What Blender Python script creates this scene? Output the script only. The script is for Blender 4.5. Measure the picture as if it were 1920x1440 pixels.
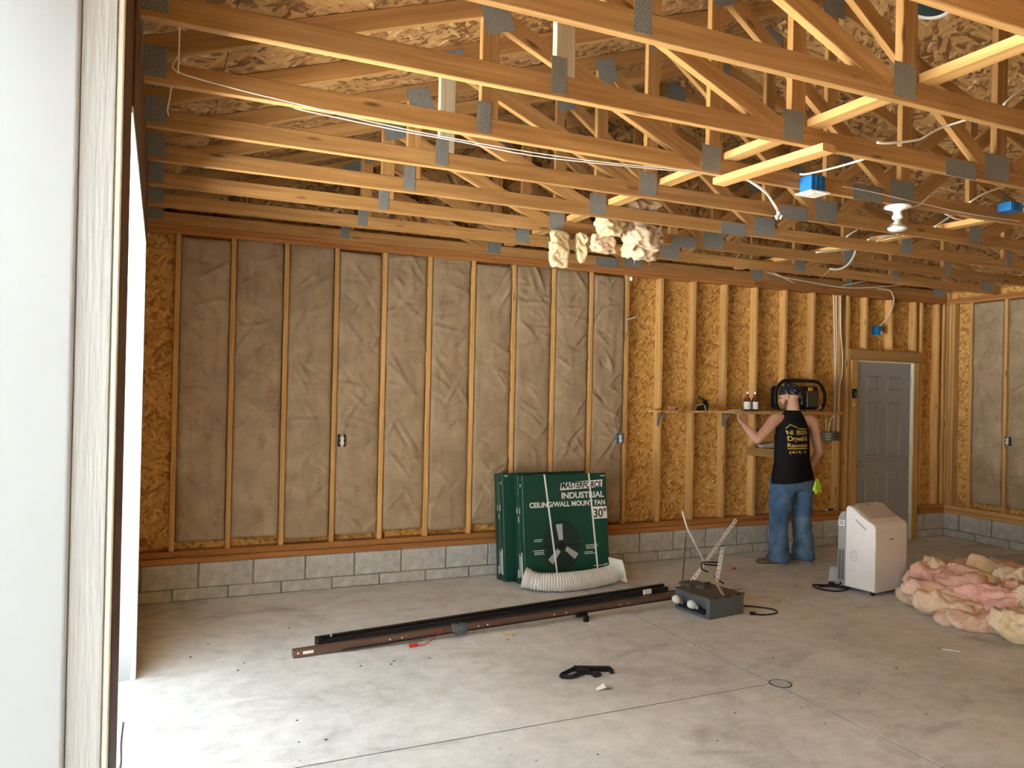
import bpy, bmesh, math, random
from mathutils import Vector, Matrix, Euler, noise
random.seed(7)
PI = math.pi
SC = bpy.context.scene
COL = SC.collection
for o in list(bpy.data.objects):
    bpy.data.objects.remove(o)

# ------------------------------------------------------------------ camera
YAW, PITCH, ROLL = math.radians(24.35), math.radians(0.29), math.radians(1.215)
fw0 = Vector((math.sin(YAW), math.cos(YAW), 0)); rt0 = Vector((math.cos(YAW), -math.sin(YAW), 0))
up0 = Vector((0, 0, 1))
fwd = fw0 * math.cos(PITCH) + up0 * math.sin(PITCH)
upv = up0 * math.cos(PITCH) - fw0 * math.sin(PITCH)
cr, sr = math.cos(ROLL), math.sin(ROLL)
cam_x = rt0 * cr + upv * sr
cam_y = -rt0 * sr + upv * cr
cam_d = bpy.data.cameras.new('camera')
cam_d.sensor_fit = 'HORIZONTAL'; cam_d.sensor_width = 36.0; cam_d.lens = 1460 / 1920 * 36
cam_d.clip_start = 0.02; cam_d.clip_end = 200
cam = bpy.data.objects.new('camera', cam_d); COL.objects.link(cam)
R3 = Matrix((cam_x, cam_y, -fwd)).transposed()
cam.matrix_world = Matrix.Translation((0, 0, 1.70)) @ R3.to_4x4()
SC.camera = cam

# ------------------------------------------------------------------ world, sun, exposure
wd = bpy.data.worlds.new('world'); SC.world = wd; wd.use_nodes = True
wn = wd.node_tree; wn.nodes.clear()
w_out = wn.nodes.new('ShaderNodeOutputWorld'); w_bg = wn.nodes.new('ShaderNodeBackground')
w_bg.inputs['Color'].default_value = (0.80, 0.91, 1.0, 1)     # clear pale sky, the same all round
w_bg.inputs['Strength'].default_value = 0.62
wn.links.new(w_bg.outputs[0], w_out.inputs[0])
sun_d = bpy.data.lights.new('sun', 'SUN'); sun_d.energy = 44.0; sun_d.angle = math.radians(3)
sun_d.color = (0.93, 0.97, 1.0)
sun = bpy.data.objects.new('sun', sun_d); COL.objects.link(sun)
sun.rotation_euler = Vector((-0.22, 0.50, -1.0)).to_track_quat('-Z', 'Y').to_euler()
sun.location = (0, 0, 12)
SC.view_settings.view_transform = 'Standard'
SC.view_settings.look = 'None'
SC.view_settings.exposure = 2.7
SC.cycles.max_bounces = 8; SC.cycles.diffuse_bounces = 5; SC.cycles.glossy_bounces = 3
SC.view_settings.gamma = 1.0
SC.view_settings.use_curve_mapping = False

# ------------------------------------------------------------------ helpers
WM = {}
def wm(o): return WM.get(o.name, Matrix.Identity(4)) if o else Matrix.Identity(4)

class MB:
    """collects verts and faces of one mesh"""
    def __init__(s): s.v = []; s.f = []; s.mi = []; s.m = 0
    def add(s, vs, fs, M=None):
        b = len(s.v)
        for p in vs: s.v.append((M @ Vector(p)) if M else Vector(p))
        for f in fs: s.f.append(tuple(b + i for i in f)); s.mi.append(s.m)
        return s
    def box(s, lo, hi, c=0.0, M=None):
        x0, y0, z0 = lo; x1, y1, z1 = hi
        if c <= 0:
            vs = [(x0,y0,z0),(x1,y0,z0),(x1,y1,z0),(x0,y1,z0),(x0,y0,z1),(x1,y0,z1),(x1,y1,z1),(x0,y1,z1)]
            return s.add(vs, [(0,3,2,1),(4,5,6,7),(0,1,5,4),(1,2,6,5),(2,3,7,6),(3,0,4,7)], M)
        bm = bmesh.new()
        bmesh.ops.create_cube(bm, size=1)
        for v in bm.verts:
            v.co = Vector(((x0+x1)/2 + v.co.x*(x1-x0), (y0+y1)/2 + v.co.y*(y1-y0), (z0+z1)/2 + v.co.z*(z1-z0)))
        bmesh.ops.bevel(bm, geom=bm.edges[:], offset=c, segments=1, affect='EDGES', clamp_overlap=True)
        bm.verts.ensure_lookup_table()
        vs = [v.co.copy() for v in bm.verts]; fs = [[v.index for v in f.verts] for f in bm.faces]
        bm.free()
        return s.add(vs, fs, M)
    def rbox(s, lo, hi, r=0.01, seg=3, M=None):
        bm = bmesh.new(); bmesh.ops.create_cube(bm, size=1)
        for v in bm.verts:
            v.co = Vector([(lo[i]+hi[i])/2 + v.co[i]*(hi[i]-lo[i]) for i in range(3)])
        bmesh.ops.bevel(bm, geom=bm.edges[:], offset=r, segments=seg, profile=0.5, affect='EDGES', clamp_overlap=True)
        bm.verts.ensure_lookup_table()
        vs = [v.co.copy() for v in bm.verts]; fs = [[v.index for v in f.verts] for f in bm.faces]
        bm.free()
        return s.add(vs, fs, M)
    def prism(s, poly, y0, y1, M=None):
        """polygon in XZ extruded along Y"""
        n = len(poly)
        vs = [(x, y0, z) for x, z in poly] + [(x, y1, z) for x, z in poly]
        fs = [tuple(range(n)), tuple(range(2*n-1, n-1, -1))]
        for i in range(n):
            j = (i+1) % n; fs.append((j, i, n+i, n+j))
        return s.add(vs, fs, M)
    def tube(s, pts, r, n=6, cap=True, M=None):
        pts = [Vector(p) for p in pts]; m = len(pts)
        rr = r if isinstance(r, (list, tuple)) else [r]*m
        vs = []; fs = []; ref = None
        for i, p in enumerate(pts):
            a = pts[max(i-1, 0)]; b = pts[min(i+1, m-1)]
            t = (b-a).normalized() if (b-a).length > 1e-9 else Vector((0,0,1))
            if ref is None:
                ref = t.orthogonal().normalized()
            else:
                ref = (ref - t*ref.dot(t))
                ref = ref.normalized() if ref.length > 1e-6 else t.orthogonal().normalized()
            bi = t.cross(ref)
            for k in range(n):
                a_ = 2*PI*k/n
                vs.append(p + (ref*math.cos(a_) + bi*math.sin(a_))*rr[i])
        for i in range(m-1):
            for k in range(n):
                k2 = (k+1) % n
                fs.append((i*n+k, i*n+k2, (i+1)*n+k2, (i+1)*n+k))
        if cap:
            fs.append(tuple(range(n-1, -1, -1))); fs.append(tuple((m-1)*n+k for k in range(n)))
        return s.add(vs, fs, M)
    def lathe(s, prof, n=16, M=None):
        """profile of (r, z) turned round Z"""
        vs = []; fs = []; m = len(prof)
        for r, z in prof:
            for k in range(n):
                a = 2*PI*k/n; vs.append((r*math.cos(a), r*math.sin(a), z))
        for i in range(m-1):
            for k in range(n):
                k2 = (k+1) % n; fs.append((i*n+k, i*n+k2, (i+1)*n+k2, (i+1)*n+k))
        if prof[0][0] > 1e-5: fs.append(tuple(range(n-1, -1, -1)))
        if prof[-1][0] > 1e-5: fs.append(tuple((m-1)*n+k for k in range(n)))
        return s.add(vs, fs, M)
    def ell(s, c, r, nu=12, nv=8, M=None):
        vs = []; fs = []
        for i in range(nv+1):
            th = PI*i/nv
            for k in range(nu):
                a = 2*PI*k/nu
                p = Vector((r[0]*math.sin(th)*math.cos(a), r[1]*math.sin(th)*math.sin(a), r[2]*math.cos(th)))
                if M: p = M @ p
                vs.append(p + Vector(c))
        for i in range(nv):
            for k in range(nu):
                k2 = (k+1) % nu; fs.append((i*nu+k, (i+1)*nu+k, (i+1)*nu+k2, i*nu+k2))
        return s.add(vs, fs)
    def mesh(s, name):
        me = bpy.data.meshes.new(name)
        me.from_pydata([tuple(v) for v in s.v], [], s.f); me.update()
        return me

def obj(name, mb, mat=None, parent=None, M=None, smooth=False):
    me = mb.mesh(name) if isinstance(mb, MB) else mb
    o = bpy.data.objects.new(name, me); COL.objects.link(o)
    if mat is not None and len(me.materials) == 0: me.materials.append(mat)
    if isinstance(mb, MB) and smooth:
        for p in me.polygons: p.use_smooth = True
    return place(o, parent, M)

def place(o, parent=None, M=None):
    M = M.copy() if M is not None else Matrix.Identity(4)
    WM[o.name] = M
    if parent is not None:
        o.parent = parent
        o.matrix_basis = wm(parent).inverted() @ M
    else:
        o.matrix_basis = M
    return o

def thing(name, label, cat, loc=(0,0,0), group=None):
    o = bpy.data.objects.new(name, None); COL.objects.link(o)
    o.empty_display_size = 0.05
    place(o, None, Matrix.Translation(loc))
    return tag(o, label, cat, group)

def tag(o, label, cat, group=None):
    o['label'] = label; o['category'] = cat
    if group: o['group'] = group
    return o

def struct(name, mb=None, mat=None, parent=None, M=None):
    if mb is None:
        o = bpy.data.objects.new(name, None); COL.objects.link(o); place(o, parent, M)
    else:
        o = obj(name, mb, mat, parent, M)
    o['kind'] = 'structure'
    return o

def dup(root, M, label=None, group=None):
    r = root.copy(); COL.objects.link(r); place(r, None, M)
    if label: r['label'] = label
    if group: r['group'] = group
    for ch in root.children:
        c = ch.copy(); COL.objects.link(c); c.parent = r; c.matrix_basis = ch.matrix_basis.copy()
        WM[c.name] = M @ c.matrix_basis
        for g in ch.children:
            d = g.copy(); COL.objects.link(d); d.parent = c; d.matrix_basis = g.matrix_basis.copy()
    return r

T = Matrix.Translation
def RX(a): return Matrix.Rotation(a, 4, 'X')
def RY(a): return Matrix.Rotation(a, 4, 'Y')
def RZ(a): return Matrix.Rotation(a, 4, 'Z')
def frame(p0, p1, up=(0,0,1)):
    """matrix whose X runs p0 -> p1 and whose Z is nearest to up"""
    p0 = Vector(p0); p1 = Vector(p1); x = (p1-p0).normalized(); up = Vector(up)
    z = (up - x*up.dot(x)); z = z.normalized() if z.length > 1e-6 else x.orthogonal().normalized()
    y = z.cross(x)
    m = Matrix((x, y, z)).transposed().to_4x4(); m.translation = p0
    return m

_lum = {}
def lumber(name, p0, p1, w, h, up, mat, parent=None, cuts=(0, 0)):
    """a sawn board, its grain along local X; w across (local Y), h along up (local Z), centred on p0-p1"""
    L = (Vector(p1)-Vector(p0)).length
    key = (round(L, 3), w, h, mat.name, cuts)
    if key not in _lum:
        mb = MB(); c = 0.003; n = 8
        prof = [(-w/2+c, -h/2), (w/2-c, -h/2), (w/2, -h/2+c), (w/2, h/2-c), (w/2-c, h/2), (-w/2+c, h/2), (-w/2, h/2-c), (-w/2, -h/2+c)]
        vs = [(cuts[0]*z, y, z) for y, z in prof] + [(L+cuts[1]*z, y, z) for y, z in prof]
        fs = [tuple(range(n-1, -1, -1)), tuple(range(n, 2*n))] + [(i, (i+1) % n, n+(i+1) % n, n+i) for i in range(n)]
        mb.add(vs, fs); me = mb.mesh(name); me.materials.append(mat); _lum[key] = me
    return obj(name, _lum[key], None, parent, frame(p0, p1, up))

def smooth_pts(pts, k=4):
    """Catmull-Rom through the points"""
    pts = [Vector(p) for p in pts]; out = []
    for i in range(len(pts)-1):
        p0 = pts[max(i-1,0)]; p1 = pts[i]; p2 = pts[i+1]; p3 = pts[min(i+2,len(pts)-1)]
        for j in range(k):
            t = j/k
            out.append(0.5*((2*p1)+(p2-p0)*t+(2*p0-5*p1+4*p2-p3)*t*t+(3*p1-p0-3*p2+p3)*t**3))
    out.append(pts[-1]); return out

# ------------------------------------------------------------------ materials
class NB:
    def __init__(s, name, rough=0.7, spec=0.3):
        s.mat = bpy.data.materials.new(name); s.mat.use_nodes = True
        s.t = s.mat.node_tree; s.bsdf = s.t.nodes['Principled BSDF']
        s.bsdf.inputs['Roughness'].default_value = rough
        s.bsdf.inputs['Specular IOR Level'].default_value = spec
    def n(s, t, **k):
        nd = s.t.nodes.new(t)
        for a, b in k.items():
            if a in nd.inputs: nd.inputs[a].default_value = b
            else: setattr(nd, a, b)
        return nd
    def l(s, a, b): s.t.links.new(a, b)
    def coords(s, scale=(1,1,1), rnd=True, rot=(0,0,0), src='Object'):
        tc = s.n('ShaderNodeTexCoord'); v = tc.outputs[src]
        if rnd:
            oi = s.n('ShaderNodeObjectInfo')
            mu = s.n('ShaderNodeVectorMath', operation='SCALE'); mu.inputs[0].default_value = (37.1, 53.7, 71.3)
            s.l(oi.outputs['Random'], mu.inputs['Scale'])
            ad = s.n('ShaderNodeVectorMath', operation='ADD'); s.l(v, ad.inputs[0]); s.l(mu.outputs[0], ad.inputs[1]); v = ad.outputs[0]
        mp = s.n('ShaderNodeMapping'); mp.inputs['Scale'].default_value = scale; mp.inputs['Rotation'].default_value = rot
        s.l(v, mp.inputs['Vector']); return mp.outputs[0]
    def noise(s, v, scale=5, detail=4, rough=0.55, dist=0.0):
        nd = s.n('ShaderNodeTexNoise'); nd.inputs['Scale'].default_value = scale; nd.inputs['Detail'].default_value = detail
        nd.inputs['Roughness'].default_value = rough; nd.inputs['Distortion'].default_value = dist
        if v: s.l(v, nd.inputs['Vector'])
        return nd.outputs['Fac']
    def voro(s, v, scale=5, feature='F1', rnd=1.0):
        nd = s.n('ShaderNodeTexVoronoi', feature=feature); nd.inputs['Scale'].default_value = scale
        nd.inputs['Randomness'].default_value = rnd
        if v: s.l(v, nd.inputs['Vector'])
        return nd
    def ramp(s, f, stops, interp='LINEAR'):
        nd = s.n('ShaderNodeValToRGB'); cr_ = nd.color_ramp; cr_.interpolation = interp
        while len(cr_.elements) < len(stops): cr_.elements.new(0.5)
        for e, (p, c) in zip(cr_.elements, stops):
            e.position = p; e.color = (c[0], c[1], c[2], 1) if hasattr(c, '__len__') else (c, c, c, 1)
        s.l(f, nd.inputs['Fac']); return nd.outputs['Color']
    def mix(s, f, a, b, mode='MIX'):
        nd = s.n('ShaderNodeMix', data_type='RGBA', blend_type=mode)
        for sock, v in ((nd.inputs['Factor'], f), (nd.inputs['A'], a), (nd.inputs['B'], b)):
            pass
        ins = [i for i in nd.inputs if i.enabled]
        for i, v in zip(ins, (f, a, b)):
            if isinstance(v, bpy.types.NodeSocket): s.l(v, i)
            elif hasattr(v, '__len__'): i.default_value = (v[0], v[1], v[2], 1)
            else: i.default_value = v
        return [o for o in nd.outputs if o.enabled][0]
    def math(s, op, a, b=0.0, clamp=False):
        nd = s.n('ShaderNodeMath', operation=op, use_clamp=clamp)
        for i, v in zip(nd.inputs, (a, b)):
            if isinstance(v, bpy.types.NodeSocket): s.l(v, i)
            else: i.default_value = v
        return nd.outputs[0]
    def color(s, c):
        if isinstance(c, bpy.types.NodeSocket): s.l(c, s.bsdf.inputs['Base Color'])
        else: s.bsdf.inputs['Base Color'].default_value = (c[0], c[1], c[2], 1)
        return s
    def bump(s, h, strength=0.3, dist=0.01):
        nd = s.n('ShaderNodeBump'); nd.inputs['Strength'].default_value = strength; nd.inputs['Distance'].default_value = dist
        s.l(h, nd.inputs['Height']); s.l(nd.outputs[0], s.bsdf.inputs['Normal']); return s

def plain(name, col, rough=0.6, metal=0.0, spec=0.3, var=0.0, vscale=20, bump=0.0):
    b = NB(name, rough, spec); b.bsdf.inputs['Metallic'].default_value = metal
    v = b.coords((1,1,1))
    f = b.noise(v, vscale, 4)
    va = max(var, 0.04)
    b.color(b.mix(f, [c*(1-va) for c in col], [min(1, c*(1+va)) for c in col]))
    if bump: b.bump(f, bump, 0.004)
    return b.mat

def wood(name, dark, mid, light, knots=0.5, rough=0.62, var=0.16):
    b = NB(name, rough, 0.25)
    v = b.coords((1.3, 26, 26)); f = b.noise(v, 1.0, 5, 0.6, 0.4)
    v2 = b.coords((2.5, 90, 90)); f2 = b.noise(v2, 1.0, 3, 0.5, 0.2)
    ff = b.math('ADD', b.math('MULTIPLY', f, 0.7), b.math('MULTIPLY', f2, 0.3))
    col = b.ramp(ff, [(0.30, dark), (0.5, mid), (0.70, light)])
    vk = b.coords((2.2, 9, 9)); k = b.voro(vk, 1.0)
    kk = b.ramp(k.outputs['Distance'], [(0.05, 1), (0.13, 0)])
    kf = b.math('MULTIPLY', kk, knots)
    col = b.mix(kf, col, [c*0.35 for c in dark])
    oi = b.n('ShaderNodeObjectInfo')
    hsv = b.n('ShaderNodeHueSaturation')
    b.l(col, hsv.inputs['Color'])
    b.l(b.math('ADD', b.math('MULTIPLY', oi.outputs['Random'], 2*var), 1-var), hsv.inputs['Value'])
    b.color(hsv.outputs[0]); b.bump(ff, 0.12, 0.003)
    return b.mat

def osb(name, cols, sc=1.0, rough=0.6):
    """flakes lying in local XY"""
    b = NB(name, rough, 0.3)
    H = []; Tn = []
    base = b.coords((1,1,1))
    w = b.n('ShaderNodeTexNoise'); w.inputs['Scale'].default_value = 6*sc; b.l(base, w.inputs['Vector'])
    wv = b.n('ShaderNodeVectorMath', operation='MULTIPLY_ADD'); b.l(w.outputs['Color'], wv.inputs[0]); wv.inputs[1].default_value = (0.035/sc, 0.035/sc, 0); b.l(base, wv.inputs[2])
    for i, (ang, sx, sy) in enumerate(((0.25, 8, 34), (1.15, 10, 38), (-0.75, 7, 30), (2.2, 13, 42))):
        m0 = b.n('ShaderNodeMapping'); m0.inputs['Rotation'].default_value = (0, 0, ang); b.l(wv.outputs[0], m0.inputs['Vector'])
        mp = b.n('ShaderNodeMapping'); mp.inputs['Scale'].default_value = (sx*sc, sy*sc, 0.0)
        mp.inputs['Location'].default_value = (3.3*i, 1.7*i, 0)
        b.l(m0.outputs[0], mp.inputs['Vector'])
        vo = b.voro(mp.outputs[0], 1.0); vo.voronoi_dimensions = '2D'
        sp = b.n('ShaderNodeSeparateColor'); b.l(vo.outputs['Color'], sp.inputs[0])
        H.append(sp.outputs[0])
        e = b.math('MULTIPLY', vo.outputs['Distance'], 0.35)
        Tn.append(b.math('SUBTRACT', sp.outputs[1], e))
    tone = Tn[0]; hh = H[0]
    for i in range(1, len(H)):
        g = b.math('GREATER_THAN', H[i], hh)
        tone = b.mix(g, tone, Tn[i]); hh = b.math('MAXIMUM', hh, H[i])
    fine = b.noise(b.coords((60, 60, 60)), 1.0, 3)
    tf = b.math('ADD', tone, b.math('MULTIPLY', b.math('SUBTRACT', fine, 0.5), 0.25))
    big = b.noise(b.coords((1.5, 1.5, 1.5)), 1.0, 2)
    tf = b.math('ADD', tf, b.math('MULTIPLY', b.math('SUBTRACT', big, 0.5), 0.3))
    col = b.ramp(tf, [(0.0, cols[0]), (0.16, cols[1]), (0.5, cols[2]), (0.82, cols[3]), (1.0, cols[4])])
    b.color(col); b.bump(tf, 0.35, 0.004)
    return b.mat

M = {}
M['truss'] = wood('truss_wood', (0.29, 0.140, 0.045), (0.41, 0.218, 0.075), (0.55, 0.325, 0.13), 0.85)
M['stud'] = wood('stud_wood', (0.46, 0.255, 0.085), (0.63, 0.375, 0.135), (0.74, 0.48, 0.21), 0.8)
M['bright'] = wood('pale_wood', (0.50, 0.25, 0.075), (0.66, 0.37, 0.13), (0.78, 0.50, 0.21), 0.6)
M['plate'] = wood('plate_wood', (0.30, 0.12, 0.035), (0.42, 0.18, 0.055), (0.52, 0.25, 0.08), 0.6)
M['greywood'] = wood('weathered_wood', (0.38, 0.31, 0.21), (0.50, 0.43, 0.31), (0.62, 0.55, 0.42), 0.6)
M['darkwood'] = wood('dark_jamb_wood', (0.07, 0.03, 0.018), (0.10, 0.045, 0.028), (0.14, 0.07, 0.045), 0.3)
M['casing'] = wood('door_casing_wood', (0.40, 0.23, 0.07), (0.50, 0.30, 0.10), (0.56, 0.36, 0.14), 0.2)
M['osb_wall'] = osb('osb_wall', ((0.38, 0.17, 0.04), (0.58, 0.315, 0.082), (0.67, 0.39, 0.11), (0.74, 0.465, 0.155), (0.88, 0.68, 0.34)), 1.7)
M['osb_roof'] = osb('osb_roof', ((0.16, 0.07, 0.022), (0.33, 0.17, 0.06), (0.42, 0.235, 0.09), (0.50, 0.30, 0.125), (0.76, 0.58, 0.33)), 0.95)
def kraft():
    b = NB('kraft_paper', 0.55, 0.35)
    v = b.coords((1,1,1)); f = b.noise(v, 5, 5)
    col = b.ramp(f, [(0.3, (0.32, 0.24, 0.145)), (0.7, (0.45, 0.35, 0.225))])
    pr = b.noise(b.coords((16, 16, 3.2)), 1.0, 2)                    # faint reddish print
    tx = b.noise(b.coords((30, 30, 130)), 1.0, 2)
    m1 = b.math('MULTIPLY', b.ramp(pr, [(0.55, 0), (0.63, 1)]), b.ramp(tx, [(0.42, 0), (0.55, 0.55)]))
    col = b.mix(m1, col, (0.27, 0.15, 0.105))
    b.color(col); b.bump(b.noise(b.coords((45, 45, 45)), 1.0, 4), 0.18, 0.004)
    return b.mat
M['kraft'] = kraft()
def concrete(name, dark, mid, light, sc=1.0, stain=0.5, rough=0.85):
    b = NB(name, rough, 0.25)
    v = b.coords((1,1,1), rnd=False)
    f1 = b.noise(v, 0.9*sc, 6, 0.62, 0.6); f2 = b.noise(v, 7*sc, 6, 0.6, 0.3); f3 = b.noise(v, 60*sc, 3)
    ff = b.math('ADD', b.math('ADD', b.math('MULTIPLY', f1, 0.5), b.math('MULTIPLY', f2, 0.38)), b.math('MULTIPLY', f3, 0.12))
    col = b.ramp(ff, [(0.34, dark), (0.5, mid), (0.66, light)])
    sk = b.noise(b.coords((1.0, 4.5, 1), rnd=False, rot=(0, 0, 0.5)), 9*sc, 5, 0.7, 0.8)
    col = b.mix(b.ramp(sk, [(0.5, 0), (0.68, 0.45)]), col, light)
    col = b.mix(b.ramp(b.noise(v, 26*sc, 4, 0.7), [(0.56, 0), (0.72, 0.4)]), col, dark)
    st = b.ramp(b.noise(b.coords((0.8, 1.5, 1), rnd=False), 1.3*sc, 5, 0.6, 1.2), [(0.56, 0), (0.70, stain)])
    col = b.mix(st, col, [c*0.55 for c in dark])
    sp = b.voro(v, 16*sc); spk = b.ramp(sp.outputs['Distance'], [(0.03, 1), (0.08, 0)])
    sel = b.ramp(sp.outputs['Color'], [(0.72, 0), (0.74, 1)], 'CONSTANT')
    col = b.mix(b.math('MULTIPLY', b.math('MULTIPLY', spk, sel), 0.55), col, [c*0.3 for c in dark])
    b.color(col); b.bump(ff, 0.25, 0.006)
    return b.mat
M['floor'] = concrete('floor_concrete', (0.46, 0.465, 0.45), (0.66, 0.675, 0.67), (0.83, 0.845, 0.85))
M['block'] = concrete('block_concrete', (0.33, 0.335, 0.32), (0.53, 0.54, 0.52), (0.70, 0.71, 0.69), 2.2, 0.6)
M['mortar'] = concrete('mortar', (0.14, 0.14, 0.12), (0.22, 0.22, 0.19), (0.32, 0.32, 0.28), 3)
M['drive'] = concrete('driveway_concrete', (0.42, 0.40, 0.36), (0.52, 0.50, 0.45), (0.62, 0.60, 0.55), 0.5, 0.2)
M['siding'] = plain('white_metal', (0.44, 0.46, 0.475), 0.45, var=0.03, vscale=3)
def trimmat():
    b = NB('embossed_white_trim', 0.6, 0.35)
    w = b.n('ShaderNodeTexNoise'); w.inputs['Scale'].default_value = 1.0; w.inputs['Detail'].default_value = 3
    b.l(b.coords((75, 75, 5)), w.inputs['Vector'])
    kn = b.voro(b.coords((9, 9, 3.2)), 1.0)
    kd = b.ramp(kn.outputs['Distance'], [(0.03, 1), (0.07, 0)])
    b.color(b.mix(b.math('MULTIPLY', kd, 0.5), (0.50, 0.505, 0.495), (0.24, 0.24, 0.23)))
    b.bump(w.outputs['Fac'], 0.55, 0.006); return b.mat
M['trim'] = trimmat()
M['white'] = plain('white_paint', (0.82, 0.82, 0.80), 0.4, var=0.03)
M['cream'] = plain('cream_paint', (0.84, 0.82, 0.70), 0.45, var=0.03)
def galv():
    b = NB('galvanised_plate', 0.5, 0.5); b.bsdf.inputs['Metallic'].default_value = 0.25
    v = b.coords((1,1,1), rnd=False)
    br = b.n('ShaderNodeTexBrick'); br.inputs['Scale'].default_value = 1.0; br.offset = 0.5
    mp = b.n('ShaderNodeMapping'); mp.inputs['Rotation'].default_value = (math.radians(90), 0, math.radians(90)); mp.inputs['Scale'].default_value = (38, 38, 38)
    b.l(v, mp.inputs['Vector']); b.l(mp.outputs[0], br.inputs['Vector'])
    br.inputs['Mortar Size'].default_value = 0.10; br.inputs['Brick Width'].default_value = 0.9; br.inputs['Row Height'].default_value = 0.35
    br.inputs['Color1'].default_value = (0.30, 0.32, 0.31, 1); br.inputs['Color2'].default_value = (0.38, 0.40, 0.38, 1); br.inputs['Mortar'].default_value = (0.19, 0.20, 0.195, 1)
    b.color(br.outputs['Color']); b.bump(br.outputs['Fac'], 0.6, 0.004); return b.mat
M['galv'] = galv()
M['steel'] = plain('galvanised_steel', (0.62, 0.62, 0.58), 0.42, 0.7, 0.5, 0.12, 40)
M['doorgrey'] = plain('grey_door_paint', (0.33, 0.345, 0.355), 0.45, var=0.04, vscale=6)
M['black'] = plain('black_plastic', (0.012, 0.012, 0.014), 0.4)
M['darkgrey'] = plain('dark_grey_metal', (0.10, 0.12, 0.13), 0.45, 0.2)
M['blue'] = plain('blue_plastic', (0.02, 0.16, 0.42), 0.4)
M['cable'] = plain('white_cable_sheath', (0.80, 0.76, 0.66), 0.5)

# ================================================================== the setting
YB = 6.5        # inner face of the studs of the back wall
XR = 8.77       # inner face of the studs of the right wall
XL = -0.16      # inner face of the left wall
YF = -1.7       # inner face of the wall behind the camera
SD = 0.089; ST = 0.038
Z_SILL0, Z_SILL, Z_STUD, Z_PLATE = 0.294, 0.392, 2.83, 2.90
RIDGE = 4.26
def rafter_low(x): return 3.014 + (x if x < RIDGE else 2*RIDGE - x) / 3

# ---- ground outside
g = MB(); g.box((-40, -40, -0.30), (-0.30, 40, -0.02)); struct('ground', g, M['drive'])

# ---- floor: a base with slabs parted by saw-cut joints
fl = MB(); fl.box((-0.34, YF-0.2, -0.25), (XR+0.2, YB+0.2, -0.05)); floor = struct('floor', fl, M['darkgrey'])
JX, JY, G = 3.318, 3.525, 0.005
for x0, x1, y0, y1 in ((-0.34, JX-G, JY+G, YB+0.19), (-0.34, JX-G, YF-0.19, JY-G), (JX+G, XR+0.19, YF-0.19, YB+0.19)):
    s = MB(); s.box((x0, y0, -0.06), (x1, y1, 0.0)); obj('concrete_slab', s, M['floor'], floor)

jf = MB(); jf.box((JX-G, YF-0.19, -0.05), (JX+G, YB+0.19, -0.0022)); obj('joint_filler', jf, M['darkgrey'], floor)
jf = MB(); jf.box((-0.34, JY-G, -0.05), (JX-G, JY+G, -0.0022)); obj('joint_filler', jf, M['darkgrey'], floor)

# ---- concrete block kerb under the walls
def block_mesh(L, H_, D, seed):
    mb = MB(); rnd = random.Random(seed)
    mb.box((0, 0, 0), (L, D, H_), 0.006)
    for v in mb.v: v += Vector((rnd.uniform(-.0015, .0015), rnd.uniform(-.002, .002), rnd.uniform(-.0015, .0015)))
    me = mb.mesh('concrete_block'); me.materials.append(M['block']); return me
BL = [block_mesh(0.397, 0.192, 0.15, i) for i in range(5)]
BS = [block_mesh(0.397, 0.088, 0.15, 20+i) for i in range(4)]

wall_back = struct('wall_back')
wall_right = struct('wall_right')
wall_left = struct('wall_left')
wall_front = struct('wall_front')

def kerb(parent, Mx, x0, x1, off_top, off_bot, gap=None):
    """a row of blocks along local X from x0 to x1, face towards local -Y at y=0"""
    mort = MB()
    segs = [(x0, x1)] if not gap else [(x0, gap[0]), (gap[1], x1)]
    for a, b in segs: mort.box((a, 0.006, 0.0), (b, 0.15, Z_SILL0-0.001))
    obj('mortar_bed', mort, M['mortar'], parent, Mx)
    for meshes, z, off, H_ in ((BL, 0.098, off_top, 0.192), (BS, 0.004, off_bot, 0.088)):
        k = math.floor((x0-off)/0.4064)
        while off + k*0.4064 < x1:
            a = off + k*0.4064 + 0.005; b = a + 0.397
            k += 1
            for s0, s1 in segs:
                aa, bb = max(a, s0), min(b, s1)
                if bb - aa < 0.05: continue
                if bb-aa > 0.39: me = meshes[random.randrange(len(meshes))]
                else: me = block_mesh(bb-aa, H_, 0.15, random.randrange(9999))
                obj('concrete_block', me, None, parent, Mx @ T((aa, random.uniform(-.002, .003), z)))

kerb(wall_back, T((0, YB+0.004, 0)), -0.3, XR+0.17, 0.306, 0.12, (7.155, 8.325))
# right wall frame: local X runs along -Y of the world, local -Y points to -X
MR = Matrix(((0, 1, 0, XR), (-1, 0, 0, YB), (0, 0, 1, 0), (0, 0, 0, 1)))
kerb(wall_right, MR @ T((0, 0.004, 0)), 0.0, YB-YF, 0.2, 0.0)

# ---- sills, plates, studs
def sill(parent, Mx, x0, x1, mat, dy=-0.012):
    n = max(1, int((x1-x0)/2.6)); st = (x1-x0)/n
    for i in range(n):
        a, b = x0+i*st, x0+(i+1)*st-0.003
        for z0, z1, d in ((Z_SILL0, 0.342, dy), (0.343, Z_SILL, dy+0.010)):
            o = lumber('sill_plate', (a, d+SD/2, (z0+z1)/2), (b, d+SD/2, (z0+z1)/2), SD+0.01, z1-z0-0.001, (0,0,1), mat, None)
            place(o, parent, Mx @ WM[o.name])
def top_plates(parent, Mx, x0, x1):
    n = max(1, int((x1-x0)/3.0)); st = (x1-x0)/n
    for i in range(n):
        a, b = x0+i*st, x0+(i+1)*st-0.003
        for z in (Z_STUD+0.0175, Z_STUD+0.0525):
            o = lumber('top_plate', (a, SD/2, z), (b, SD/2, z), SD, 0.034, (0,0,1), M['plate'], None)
            place(o, parent, Mx @ WM[o.name])
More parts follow.
